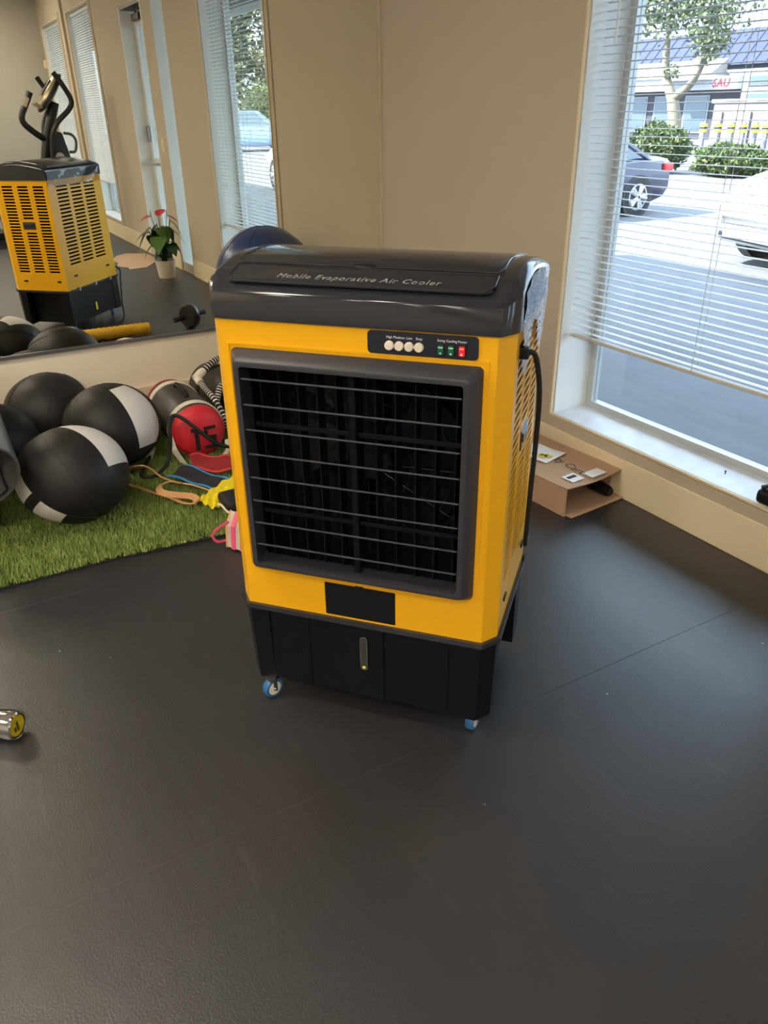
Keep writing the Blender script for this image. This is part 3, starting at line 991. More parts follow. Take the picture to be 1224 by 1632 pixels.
# ================================================================== ROLLED MAT + BLOCK BENEATH IT
rm = thing('rolled_mat', 'loosely rolled charcoal rubber mat leaning over the medicine balls', 'mat', (1.30, -2.42, 0.37))
ax = Vector((-.60, -.02, .20)).normalized()
sx = Vector((0, 1, 0)); sx = (sx - ax * sx.dot(ax)).normalized(); sz = sx.cross(ax) * -1
if sz.z < 0: sz = -sz
rows = []
for i in range(2):
    base = ax * (0.64 * i)
    row = []
    for j in range(73):
        q = R(-200 + 520 * j / 72)
        r_ = .165 - .018 * j / 72 * 2.0
        wob = 1 + .06 * math.sin(2 * q + .6)
        row.append(tuple(base + (sx * math.cos(q) + sz * math.sin(q)) * r_ * wob))
    rows.append(row)
# sheet with real thickness, measured towards the roll's axis
mb = MB()
inner = [[tuple(Vector(p) - (Vector(p) - ax * (0.64 * i)).normalized() * .008) for p in r_] for i, r_ in enumerate(rows)]
nc = 73
vs = rows[0] + rows[1] + inner[0] + inner[1]
fs = []
for j in range(nc - 1):
    fs += [(j, j + 1, nc + j + 1, nc + j), (2 * nc + j, 3 * nc + j, 3 * nc + j + 1, 2 * nc + j + 1), (j, 2 * nc + j, 2 * nc + j + 1, j + 1), (nc + j, nc + j + 1, 3 * nc + j + 1, 3 * nc + j)]
fs += [(0, nc, 3 * nc, 2 * nc), (nc - 1, 3 * nc - 1, 4 * nc - 1, 2 * nc - 1)]
M_mat = mat('mat_charcoal', (92, 90, 88), 0.4, var=0.08, vscale=3)
MB().add(vs, fs).build('mat_sheet', M_mat, rm, True)
bk = thing('foam_block', 'black foam block with white lettering under the rolled mat', 'block', (.93, -2.47, 0.03))
MB().rbox((0, 0, .085), (.22, .17, .17), .012).build('block_body', M_rubber, bk)
wm = MB()
for i, z in ((0, .07), (1, .085), (2, .07)): wm.box(.1102, .1112, .03 + .012 * i, .039 + .012 * i, z, z + .016)
wm.build('white_mark', M_print, bk)

# ================================================================== POWER BAGS
M_red = mat('bag_red_nylon', (206, 36, 46), 0.55, var=0.06, vscale=10, bump=0.2, bscale=30)
M_bagblk = mat('bag_black_vinyl', (54, 51, 47), 0.45, var=0.06, vscale=5, bump=0.1, bscale=40)
M_strap = mat('strap_cream', (222, 212, 190), 0.7, var=0.05, vscale=12)
pbag = thing('power_bag', 'black power bag with red ends marked 15 and cream straps', 'power bag', (.485, -1.445, 0.022))
r_ = .130
MX = lambda x: Matrix.Translation((x, 0, r_)) @ Matrix.Rotation(R(90), 4, 'Y')
MB().lathe([(r_ - .004, -.235), (r_, -.20), (r_ + .002, -.05), (r_ + .003, .1), (r_, .20), (r_ - .004, .235)], 40, MX(0)).build('barrel', M_bagblk, pbag, True)
e1 = MB().lathe([(r_ - .002, .225), (r_ - .006, .25), (r_ - .03, .272), (r_ - .075, .283), (.0005, .287)], 40, MX(0)).build('end_cap', M_red, pbag, True)
e2 = MB().lathe([(.0005, -.287), (r_ - .075, -.283), (r_ - .03, -.272), (r_ - .006, -.25), (r_ - .002, -.225)], 40, MX(0)).build('end_cap', M_red, pbag, True)
for x in (-.165, .185):
    MB().lathe([(r_ + .001, x - .018), (r_ + .006, x - .016), (r_ + .006, x + .016), (r_ + .001, x + .018)], 40, MX(0), caps=False).build('strap', M_strap, pbag, True)
lt = MB()
FX = frame((.2855, .0, r_ - .02), (0, 1, 0), (0, 0, 1))
for a, b_, c, d in ((-.036, -.016, -.055, .055), (-.052, -.036, .038, .055),
                    (.010, .068, .040, .055), (.010, .028, .004, .036), (.022, .068, -.008, .008), (.050, .068, -.036, -.008), (.006, .068, -.055, -.040)):
    lt.box(a, b_, c, d, 0, .004, FX)
lt.build('lettering', mat('print_black', (24, 18, 18), .6), e1)
# cream strap tails hanging by the red end
MB().sheet([[(.20, -.134, .14), (.245, -.128, .13)], [(.24, -.150, .07), (.29, -.125, .075)], [(.29, -.125, .022), (.325, -.098, .012)]], .004).build('strap_tail', M_strap, pbag)
MB().tube(smooth_path([(.25, .128, .06), (.29, .115, .03), (.315, .09, .012)], 5), .012, 8).build('strap_tail', M_strap, pbag, True)
hb = MB().tube(smooth_path([(-.10, 0, 2 * r_), (-.06, 0, 2 * r_ + .02), (.06, 0, 2 * r_ + .022), (.11, 0, 2 * r_)], 6), .011, 8).build('handle', M_black, pbag, True)

pb2 = thing('power_bag', 'all-black power bag behind the bag marked 15', 'power bag', (.30, -1.135, 0.03), R(12))
MB().lathe([(r_ - .03, -.25), (r_ - .004, -.22), (r_, -.1), (r_, .1), (r_ - .004, .22), (r_ - .03, .25)], 36, MX(0)).build('barrel', M_bagblk, pb2, True)
for x in (-.12, .14):
    MB().lathe([(r_ + .001, x - .016), (r_ + .005, x - .014), (r_ + .005, x + .014), (r_ + .001, x + .016)], 36, MX(0), caps=False).build('strap', M_black, pb2, True)

# black-and-white beaded ropes piled on it
M_bead1 = mat('rope_bead_black', (26, 26, 30), .4); M_bead2 = mat('rope_bead_white', (226, 218, 200), .4)
def beaded(label, pts, rad, grip):
    t = thing('beaded_rope', label, 'jump rope', pts[0], 0, 'beaded ropes on the bags')
    o = Vector(pts[0])
    P = smooth_path([Vector(p) - o for p in pts], 14)
    b1 = MB(); b2 = MB()
    for i in range(0, len(P) - 1):
        (b2 if i % 3 == 0 else b1).tube([P[i], P[i + 1]], rad, 9)
    b1.build('black_beads', M_bead1, t, True); b2.build('white_beads', M_bead2, t, True)
    d = (P[0] - P[1]).normalized()
    MB().tube([P[0], P[0] + d * .02, P[0] + d * grip], [rad * 1.2, rad * 1.5, rad * 1.3], 10).build('grip', M_strap, t, True)
beaded('beaded rope with cream grip arched along the top of the black bag', [(.27, -1.255, .30), (.25, -1.19, .335), (.24, -1.13, .345), (.24, -1.06, .33), (.25, -1.0, .27)], .017, .07)
beaded('beaded rope running down the side of the black bag', [(.44, -1.18, .285), (.47, -1.235, .265), (.50, -1.268, .22), (.52, -1.285, .17)], .016, .06)
beaded('beaded rope lying in the gap between the two bags', [(.34, -1.30, .262), (.42, -1.298, .245), (.52, -1.292, .225), (.62, -1.285, .17), (.66, -1.280, .11)], .015, .05)

# black resistance tube looped over the red bag end
rt = thing('resistance_tube', 'black rubber resistance tube looped over the red bag end', 'resistance tube', (.80, -1.60, 0.03))
o = Vector((.80, -1.60, 0.03))
pts = [(.80, -1.325, .07), (.812, -1.393, .108), (.818, -1.466, .186), (.80, -1.526, .252), (.775, -1.565, .272), (.785, -1.592, .25), (.80, -1.600, .195), (.80, -1.610, .124), (.81, -1.632, .068), (.85, -1.672, .052), (.895, -1.72, .050), (.86, -1.77, .048), (.78, -1.74, .048), (.66, -1.68, .048)]
MB().tube(smooth_path([Vector(p) - o for p in pts], 8), .0085, 8).build('tube', M_rubber, rt, True)
MB().cyl(Vector((.66, -1.68, .048)) - o, Vector((.56, -1.64, .05)) - o, .016, 12).build('grip', M_strap, rt)

# ================================================================== BANDS AND SMALL THINGS ON THE TURF
def ribbon(pts, w, th, up=None, n=7, side=None):
    """flat band swept along a path; it lies flat unless a per-point lean is given (0 flat .. 1 on edge)"""
    P = smooth_path(pts, n)
    m = len(P)
    mb = MB(); vs = []
    for i, p in enumerate(P):
        t = (P[min(i + 1, m - 1)] - P[max(i - 1, 0)]).normalized()
        s = t.cross(Vector((0, 0, 1))).normalized()
        e = up if up is not None else 0
        d = (s * (1 - e) + Vector((0, 0, 1)) * e).normalized()
        nn = t.cross(d).normalized()
        for a, b_ in ((-1, -1), (1, -1), (1, 1), (-1, 1)):
            vs.append(p + d * (a * w / 2) + nn * (b_ * th / 2))
    fs = [(4 * i + k, 4 * i + (k + 1) % 4, 4 * i + 4 + (k + 1) % 4, 4 * i + 4 + k) for i in range(m - 1) for k in range(4)]
    fs += [(0, 1, 2, 3), tuple(range(4 * m - 4, 4 * m))[::-1]]
    return mb.add(vs, fs)
M_latex = mat('latex_tan', (206, 152, 98), 0.5, var=0.05, vscale=10)
def rel(pts, o): return [Vector(p) - Vector(o) for p in pts]
o1 = (.95, -1.70, .03)
lb = thing('latex_band', 'tan latex resistance band snaking from the front ball to the blue band', 'resistance band', o1)
ribbon(rel([(.85, -1.88, .052), (.775, -1.83, .058), (.780, -1.76, .062), (.83, -1.719, .062), (.947, -1.698, .058), (1.032, -1.652, .054), (1.09, -1.602, .052), (1.17, -1.56, .052), (1.26, -1.52, .052)], o1), .030, .006, .5).build('band', M_latex, lb, True)
o2 = (1.15, -1.72, .03)
lb2 = thing('latex_band', 'tan latex resistance band with a small loop at its end on the turf', 'resistance band', o2)
ribbon(rel([(.80, -1.89, .052), (.906, -1.854, .052), (.99, -1.806, .052), (1.099, -1.752, .052), (1.16, -1.716, .052), (1.225, -1.690, .052), (1.262, -1.658, .054), (1.238, -1.632, .056), (1.195, -1.645, .056), (1.165, -1.690, .060), (1.12, -1.742, .066), (1.06, -1.742, .066), (1.02, -1.712, .062), (1.015, -1.675, .060), (1.06, -1.64, .062)], o2), .030, .006, .35).build('band', M_latex, lb2, True)

def bandsheet(name, label, corner_rows, edge_rgb, body, cat, z=.0):
    o = corner_rows[0][0]
    t = thing(name, label, cat, (o[0], o[1], .03))
    O = Vector((o[0], o[1], .03))
    rows = []
    A = smooth_path(corner_rows[0], 6); B = smooth_path(corner_rows[1], 6)
    for i in range(len(A)):
        rows.append([tuple(A[i].lerp(B[i], j / 6) - O + Vector((0, 0, .006 * math.sin(j * 1.1 + i * .5)))) for j in range(7)])
    MB().sheet(rows, .004).build('fabric', body, t, True)
    me = mat('edge_%d_%d' % (edge_rgb[0], edge_rgb[2]), edge_rgb, .6)
    MB().tube([Vector(r_[0]) - Vector((0, 0, .002)) for r_ in rows], .0055, 6).build('coloured_edge', me, t, True)
    MB().tube([Vector(r_[-1]) - Vector((0, 0, .002)) for r_ in rows], .0055, 6).build('coloured_edge', me, t, True)
    return t
M_fab = mat('band_black_fabric', (40, 36, 42), .8, var=.1, vscale=60)
bandsheet('fabric_band', 'black fabric hip band with blue edges lying on the turf', [[(.872, -1.575, .062), (.965, -1.535, .070), (1.065, -1.488, .062), (1.125, -1.445, .058)], [(.945, -1.672, .058), (1.03, -1.622, .066), (1.10, -1.578, .058), (1.192, -1.535, .054)]], (52, 140, 200), M_fab, 'resistance band')
bandsheet('fabric_band', 'black fabric hip band with red edges below the red bag end', [[(.835, -1.535, .088), (.815, -1.475, .075), (.88, -1.42, .072), (.90, -1.35, .07)], [(.905, -1.545, .056), (.955, -1.50, .056), (1.01, -1.44, .056), (1.02, -1.38, .056)]], (212, 52, 50), mat('band_red_fabric', (150, 36, 40), .8, var=.15, vscale=40), 'resistance band')

yc = thing('yellow_pouch', 'crumpled bright yellow drawstring pouch beside the cooler', 'pouch', (1.25, -1.53, .03))
rows = []
O = Vector((1.25, -1.53, .03))
Y1 = smooth_path([(1.245, -1.628, .05), (1.205, -1.575, .055), (1.16, -1.505, .06), (1.10, -1.42, .058)], 5)
Y2 = smooth_path([(1.36, -1.600, .052), (1.345, -1.555, .056), (1.32, -1.49, .062), (1.24, -1.40, .058)], 5)
for i in range(len(Y1)):
    rows.append([tuple(Y1[i].lerp(Y2[i], j / 8) - O + Vector((0, 0, .014 * math.sin(j * .9 + i * .7) ** 2))) for j in range(9)])
MB().sheet(rows, .003).build('fabric', mat('pouch_yellow', (240, 218, 24), .55, var=.05, vscale=9), yc, True)
bs = thing('black_pouch', 'small black pouch with a white cord beside the yellow pouch', 'pouch', (1.335, -1.505, .03))
MB().rbox((.02, .0, .038), (.13, .11, .06), .022, seg=3).build('fabric', mat('pouch_black', (24, 23, 26), .6, bump=.2, bscale=40), bs, True)
MB().tube(smooth_path([(.03, -.075, .045), (.055, -.068, .05), (.085, -.055, .03), (.10, -.03, .02)], 6), .005, 6).build('drawcord', M_strap, bs, True)

pk = thing('clear_pouch', 'small clear plastic pouch with pink zip and pink loop at the turf edge', 'pouch', (1.60, -1.585, 0))
M_pvc = mat('pvc_cloudy', (206, 188, 172), .2, var=.12, vscale=20)
poly = [(-.045, .012), (.045, .012), (.035, .10), (.0, .148), (-.035, .10)]
MYZ = Matrix(((.5, 0, .86, 0), (-.86, 0, .5, 0), (0, 1, 0, 0), (0, 0, 0, 1)))
MB().prism(poly, -.02, .05, MYZ).build('clear_body', M_pvc, pk)
M_pink = mat('pink_trim', (236, 92, 130), .5)
MB().prism([(p[0] * 1.07, (p[1] - .08) * 1.05 + .08) for p in poly], .004, .024, MYZ).build('zip_tape', M_pink, pk)
MB().tube([MYZ @ Vector((p[0], p[1], -.02)) for p in poly], .004, 6, closed=True).build('piping', mat('orange_trim', (232, 170, 110), .5), pk, True)
MB().tube([MYZ @ Vector((p[0], p[1], .05)) for p in poly], .004, 6, closed=True).build('piping', M_pink, pk, True)
MB().tube(smooth_path([(.005, -.03, .115), (.0, -.065, .10), (.0, -.098, .075), (.0, -.085, .042), (.0, -.055, .036), (.01, -.02, .050)], 6), .006, 6, flat=(.5, 1)).build('wrist_loop', M_pink, pk, True)
MB().rbox((.045, .01, .085), (.006, .014, .04), .002).build('zip_pull', mat('pull_pink', (246, 120, 190), .4), pk)
MB().ell((.02, .01, .045), (.025, .022, .03), 12, 8).build('contents', mat('contents_cream', (226, 190, 120), .7), pk, True)

# yellow foam roller behind the cooler (seen in the mirror)
fr_ = thing('foam_roller', 'bumpy yellow foam roller lying behind the air cooler', 'foam roller', (1.845, -1.29, 0), R(92))
mb = MB()
prof = [(.0, -.26), (.034, -.262), (.042, -.255)]
for i in range(14):
    z = -.25 + .5 * i / 13
    prof += [(.047, z - .012), (.041, z + .012)]
prof += [(.042, .255), (.034, .262), (.0, .26)]
prof = [(max(a, .0004), b_) for a, b_ in prof]
mb.lathe(prof, 24, Matrix.Translation((0, 0, .048)) @ Matrix.Rotation(R(90), 4, 'Y'))
mb.build('roller', mat('roller_yellow', (226, 176, 46), .7, var=.08, vscale=30, bump=.3, bscale=60), fr_, True)

# ab wheel behind the cooler (seen in the mirror)
ab = thing('ab_wheel', 'black ab wheel with foam grips on the floor behind the cooler', 'ab wheel', (1.86, -.70, 0), R(60))
MB().lathe([(.03, -.03), (.078, -.034), (.09, -.022), (.092, 0), (.09, .022), (.078, .034), (.03, .03)], 32, Matrix.Translation((0, 0, .092)) @ Matrix.Rotation(R(90), 4, 'Y')).build('wheel', mat('abwheel_black', (48, 44, 44), .35), ab, True)
MB().cyl((-.17, 0, .092), (.17, 0, .092), .007, 10).build('axle', M_chrome, ab)
for s in (-1, 1):
    MB().tube([(s * .06, 0, .092), (s * .09, 0, .092), (s * .13, 0, .092), (s * .165, 0, .092)], [.016, .019, .017, .019], 12).build('grip', M_rubber, ab, True)

# blue exercise ball in the corner
bb = thing('exercise_ball', 'large navy blue exercise ball resting on the long cardboard box', 'exercise ball', (1.03, -.358, .135))
M_bball = mat('ball_navy', (58, 74, 124), .28, var=.06, vscale=5)
MB().ell((0, 0, .342), (.344, .344, .342), 48, 32).build('ball_skin', M_bball, bb, True)
sm = MB()
for k in range(4):
    a = R(45 * k)
    sm.tube([(.345 * math.cos(t) * math.cos(a), .345 * math.cos(t) * math.sin(a), .342 + .343 * math.sin(t)) for t in [2 * math.pi * i / 60 for i in range(60)]], .0022, 5, closed=True)
sm.build('moulded_rib', M_bball, bb, True)

# ================================================================== CARDBOARD BOX
cb = thing('cardboard_box', 'low brown shipping box with open flap end under the window', 'box', (1.85, -.200, 0), R(5))
x0, x1, y0, y1, hh = -1.08, .215, -.162, .176, .122
t_ = .004
bx = MB().box(x0, x1, y0, y1, 0, t_).box(x0, x1, y0, y0 + t_, t_, hh).box(x0, x1, y1 - t_, y1, t_, hh).box(x0, x0 + t_, y0 + t_, y1 - t_, t_, hh)
bx.build('carton_wall', M_card, cb)
lidp = MB()
lidp.sheet([[(x0, y0 + (y1 - y0) * j / 6, hh + .004 + .003 * math.sin(j * .9)) for j in range(7)], [(x1 - .06, y0 + (y1 - y0) * j / 6, hh + .005) for j in range(7)], [(x1 + .004, y0 + (y1 - y0) * j / 6, hh + .003 + .007 * math.sin(j * .8 + 2.2)) for j in range(7)]], .004)
lid_o = lidp.build('top_flap', M_card, cb)
MB().box(x1 - .075, x1 + .001, y0 - .003, y0, 0.001, hh - .004).build('side_flap', mat('cardboard_light', (178, 146, 116), .85, var=.05, vscale=7), cb)
MB().box(x1 - .10, x1 + .035, y0 + .006, y1 - .006, t_, t_ + .004).build('bottom_flap', M_card, cb)
ink = mat('carton_ink', (92, 74, 58), .8)
text_geo('Utility Cart', .062, frame((.015, .02, hh + .0095), (math.cos(-.12), math.sin(-.12), 0), (math.sin(.12), math.cos(-.12), 0)), .0003).build('lettering', ink, lid_o)
lbm = mat('label_white', (232, 234, 236), .5)
MB().box(.125, .190, -.10, -.03, hh + .0088, hh + .0095).build('address_label', lbm, lid_o)
MB().box(.150, .205, .0, .09, hh + .0086, hh + .0093).build('address_label', lbm, lid_o)
MB().box(.140, .160, -.09, -.04, hh + .0095, hh + .0099).build('label_print', M_black, lid_o)
bi = thing('black_bottle', 'black cylinder lying inside the open end of the carton', 'bottle', (2.02, -.075, .01))
MB().tube([(-.12, .0, .03), (-.02, .0, .03), (.03, .0, .03), (.045, 0, .03)], [.026, .026, .024, .018], 16).build('bottle_body', M_black, bi, True)
lf_ = thing('leaflet', 'white leaflet with yellow artwork lying on the carton', 'leaflet', (1.745, -.20, hh + .0105), R(14))
MB().sheet([[(-.085 + .17 * i / 5, -.075, .004 + .002 * math.sin(i)), (-.085 + .17 * i / 5, .075, .004 + .003 * math.cos(i))] for i in range(6)], .0008).build('paper', lbm, lf_)
yp = MB()
for (a, b_, c, d) in ((.02, .05, -.05, -.012), (.035, .07, -.03, .0), (.01, .03, -.035, -.01)):
    yp.box(a, b_, c, d, .0068, .0072)
yp.build('yellow_print', mat('print_yellow', (226, 196, 60), .6), lf_)
gp_ = MB()
for k in range(5): gp_.box(-.07 + k * .016, -.058 + k * .016, -.045, -.03, .0068, .0072)
gp_.build('grey_print', mat('print_grey', (140, 140, 144), .6), lf_)

# black ribbed item at the sill edge
si = thing('black_case', 'small black rounded case with a folded strap on the window sill', 'case', (2.715, .015, .242))
MB().rbox((0, 0, .027), (.085, .06, .054), .022, seg=4).build('case_body', M_black, si, True)
MB().tube(smooth_path([(-.035, -.01, .056), (-.01, .005, .066), (.02, .0, .066), (.035, .01, .058)], 6), .012, 8, flat=(1, .5)).build('strap', M_rubber, si, True)

# screw and dirt specks on the sill
sc = thing('screw', 'tiny dark screw standing on the dusty white window sill', 'screw', (2.463, .10, .241))
MB().cyl((0, 0, 0), (0, 0, .012), .0022, 6).build('shank', M_black, sc)
MB().cyl((0, 0, .011), (0, 0, .014), .0042, 8).build('head', M_black, sc)

# ================================================================== DUMBBELL
db = thing('chrome_dumbbell', 'chrome dumbbell with yellow end cap lying on the rubber floor', 'dumbbell', (2.285, -2.462, 0), R(-74))
r_ = .040
ML = Matrix.Translation((0, 0, r_)) @ Matrix.Rotation(R(-90), 4, 'X') @ Matrix.Rotation(R(0), 4, 'Z')
# axis along local +y of the thing is the visible end; the bar runs away from it
def ydir(z0, z1, prof, name, m_, n=36):
    return MB().lathe(prof, n, Matrix.Translation((0, 0, r_)) @ Matrix.Rotation(R(-90), 4, 'Y') if False else Matrix.Translation((0, 0, r_)) @ Matrix.Rotation(R(90), 4, 'Y'), name != 'head').build(name, m_, db, True)
db.rotation_euler = (0, 0, R(50))
ydir(0, 0, [(.032, -.002), (.036, .0), (.0395, -.003), (.040, -.008), (.040, -.055), (.0385, -.06), (.040, -.065), (.040, -.10), (.036, -.108), (.016, -.112)][::-1], 'head', M_chrome)
ydir(0, 0, [(.0004, -.006), (.0325, -.006), (.0325, -.012)], 'end_recess', M_black)
cap = ydir(0, 0, [(.0004, -.003), (.029, -.003), (.030, -.006)], 'end_cap', mat('cap_yellow', (214, 184, 30), .4))
MB().box(-.0028, -.0022, -.004, .004, r_ - .016, r_ + .014).box(-.0028, -.0022, -.015, -.007, r_ - .012, r_ + .002).build('print', mat('print_olive', (84, 72, 20), .6), cap)
MB().tube([(-.11, 0, r_), (-.15, 0, r_), (-.18, 0, r_), (-.21, 0, r_), (-.25, 0, r_)], [.0145, .0155, .0165, .0155, .0145], 16).build('handle', M_chrome, db, True)
MB().lathe([(.016, -.362 + .112), (.036, -.254), (.040, -.262), (.040, -.352), (.036, -.36), (.0004, -.36)], 36, Matrix.Translation((0, 0, r_)) @ Matrix.Rotation(R(90), 4, 'Y')).build('head', M_chrome, db, True)

# ================================================================== PLANT BY THE DOOR (mirror)
pl = thing('potted_anthurium', 'red flowering houseplant in a white pot by the door', 'potted plant', (4.05, -.27, 0))
M_pot = mat('pot_white', (216, 204, 184), .5)
MB().lathe([(.0004, .0), (.078, .0), (.082, .01), (.102, .165), (.104, .175), (.096, .175), (.090, .14), (.0004, .14)], 32).build('pot', M_pot, pl, True)
MB().lathe([(.0004, .142), (.091, .146), (.0004, .150)], 20).build('soil', mat('soil', (44, 34, 26), .95, bump=.5), pl)
def leaf(base, tip, width, m_, droop, name):
    base, tip = Vector(base), Vector(tip)
    d = tip - base; s = d.cross(Vector((0, 0, 1)))
    if s.length < 1e-3: s = Vector((1, 0, 0))
    s.normalize()
    rows = []
    for i in range(9):
        t = i / 8
        w = width * 1.45 * math.sin(math.pi * min(1, t * .92 + .08)) ** .8 * (1.25 - .7 * t)
        c = base + d * t + Vector((0, 0, -droop * (t - .35) ** 2))
        rows.append([tuple(c - s * w + Vector((0, 0, .18 * w))), tuple(c), tuple(c + s * w + Vector((0, 0, .18 * w)))])
    return MB().sheet(rows, .0015).build(name, m_, pl, True)
M_leaf = mat('leaf_green', (38, 70, 34), .35, var=.15, vscale=8); M_leaf2 = mat('leaf_light', (84, 122, 50), .4, var=.12, vscale=8)
M_spathe = mat('spathe_red', (196, 22, 34), .3)
st = MB()
LV = [((.0, -.02, .36), (.01, -.10, .20), .075, 0), ((.03, .0, .46), (.02, -.02, .30), .085, 0), ((-.02, .06, .50), (-.04, .22, .36), .055, 1), ((-.02, .10, .56), (-.03, .20, .42), .05, 1),
      ((.03, -.10, .50), (.05, -.25, .30), .05, 0), ((.0, -.12, .46), (.04, -.26, .40), .04, 0), ((.05, .02, .30), (.12, .10, .20), .05, 0), ((-.05, .03, .34), (-.16, .08, .26), .06, 0), ((.08, -.04, .42), (.20, -.06, .32), .06, 0), ((-.06, -.05, .42), (-.18, -.10, .30), .06, 1), ((.0, .07, .36), (.02, .18, .26), .045, 0), ((.06, -.02, .52), (.10, -.10, .36), .07, 0), ((.05, .05, .50), (.09, .14, .36), .06, 0), ((.04, -.08, .34), (.08, -.19, .22), .055, 0), ((-.03, .0, .50), (-.10, .03, .38), .07, 1), ((.07, .0, .38), (.16, .03, .24), .06, 0)]
for b_, tp, w, k in LV:
    leaf(b_, tp, w, M_leaf2 if k else M_leaf, .10, 'leaf')
    st.tube(smooth_path([(b_[0] * .15, b_[1] * .15, .14), (b_[0] * .6, b_[1] * .6, .14 + (b_[2] - .14) * .6), b_], 4), .0045, 6)
for b_, tp in (((.01, -.005, .60), (.05, .07, .665)), ((.0, -.08, .60), (.02, -.20, .56)), ((.0, .08, .60), (.0, .19, .53))):
    leaf(b_, tp, .05, M_spathe, .03, 'red_bract')
    st.tube(smooth_path([(b_[0] * .1, b_[1] * .1, .14), (b_[0] * .6, b_[1] * .5, .40), b_], 4), .0035, 6)
    MB().tube([Vector(b_), Vector(b_) + Vector((.02, .005, .05))], [.006, .003], 8).build('flower_spike', M_leaf2, pl, True)
st.build('stem', M_leaf, pl, True)

# flattened cardboard on the floor by the door
fc = thing('flattened_cardboard', 'torn flattened cardboard sheet on the floor by the door', 'cardboard', (5.2, -.30, 0))
poly = [(.50, -.12), (.62, .02), (.46, .24), (.16, .24), (-.16, .17), (-.46, .0), (-.50, -.20), (-.36, -.18), (-.22, -.27), (.05, -.20), (.2, -.25)]
MB().prism(poly, .0005, .006).build('sheet', mat('cardboard_pale', (206, 170, 140), .85, var=.05, vscale=6), fc)

# ================================================================== ELLIPTICAL (mirror)
el = thing('elliptical_trainer', 'black elliptical trainer with silver console beside the window', 'elliptical', (6.8, -.75, 0))
O = Vector((6.8, -.75, 0))
def P_(y, z, dx=0): return Vector((dx, y + .75, z))
M_elb = mat('elliptical_black', (30, 31, 34), .4); M_sil = mat('console_silver', (186, 172, 140), .3, .5)
MB().tube(smooth_path([P_(-.90, .10), P_(-.88, .60), P_(-.852, .97), P_(-.765, 1.29), P_(-.66, 1.54), P_(-.62, 1.64)], 6), [.055] * 31, 12, flat=(1, .8)).build('mast', M_elb, el, True)
MB().tube(smooth_path([P_(-.70, .60, -.10), P_(-.765, 1.0, -.12), P_(-.74, 1.25, -.14), P_(-.656, 1.42, -.16), P_(-.50, 1.56, -.18), P_(-.455, 1.66, -.18), P_(-.523, 1.82, -.17), P_(-.60, 1.945, -.16)], 6), .03, 10).build('moving_handle', M_elb, el, True)
MB().tube(smooth_path([P_(-.80, .60, .14), P_(-.80, 1.1, .16), P_(-.76, 1.4, .18), P_(-.66, 1.60, .20), P_(-.655, 1.75, .20), P_(-.735, 1.91, .2)], 6), .028, 10).build('moving_handle', M_elb, el, True)
gh = MB().tube(smooth_path([P_(-.80, 1.24), P_(-.90, 1.31, -.06), P_(-1.0, 1.40, -.10), P_(-1.03, 1.47, -.11), P_(-1.0, 1.56, -.11)], 6), .036, 10).build('pulse_handle', M_elb, el, True)
MB().tube([P_(-1.0, 1.55, -.11), P_(-.885, 1.745, -.11)], .045, 12, flat=(1, .8)).build('pulse_grip', M_elb, gh, True)
MB().rbox((0, 0, 0), (.02, .05, .11), .006, Matrix.Translation(P_(-.955, 1.645, -.145)) @ Matrix.Rotation(R(-30), 4, 'X')).build('contact_plate', mat('plate_cream', (226, 204, 170), .3, .3), gh)
TM = Matrix.Translation(P_(-.655, 1.735)) @ Matrix.Rotation(R(-38), 4, 'X')
MB().ell((0, 0, 0), (.20, .055, .255), 28, 18, TM).build('console_back', M_elb, el, True)
cf = MB().ell((0, -.022, 0), (.185, .05, .24), 28, 18, TM).build('console_face', M_sil, el, True)
MB().rbox((0, -.062, .02), (.20, .03, .20), .012, TM).build('console_screen', mat('screen_dark', (52, 50, 46), .2), cf)
MB().rbox((0, -.05, -.20), (.26, .09, .03), .012, TM).build('console_shelf', M_sil, el)
sh = MB()
sh.prism([(.02, .20), (.22, .20), (.30, .85), (.19, 1.02), (.135, 1.315), (.08, 1.33), (.0, 1.12), (-.1, .4)], -.10, .10, Matrix(((0, 0, 1, 0), (1, 0, 0, 0), (0, 1, 0, 0), (0, 0, 0, 1))))
sho = sh.build('drive_shroud', mat('shroud_blue_black', (52, 56, 66), .45), el)
MB().cyl((-.102, .06, 1.05), (-.14, .06, 1.05), .052, 20).build('pivot_cap', mat('cap_silver', (196, 192, 186), .3, .6), el)
MB().tube(smooth_path([(-.05, .16, 1.31), (-.05, .25, 1.29), (-.05, .29, 1.22), (-.05, .26, 1.11), (-.05, .19, 1.10)], 5), .016, 8).build('rear_handle', mat('handle_grey', (96, 98, 100), .4), el, True)
MB().rbox((0, -.05, .06), (.12, .95, .08), .01).build('base_rail', M_elb, el)
for y in (-.50, .40):
    MB().rbox((0, y, .05), (.62, .09, .07), .015).build('foot_bar', M_elb, el)
for s in (-1, 1):
    MB().rbox((s * .2, -.25, .26), (.16, .42, .05), .012).build('pedal', M_rubber, el)
    MB().tube([(s * .2, -.48, .2), (s * .2, -.1, .28), (s * .17, .1, .42)], .025, 8).build('pedal_arm', M_steel, el)

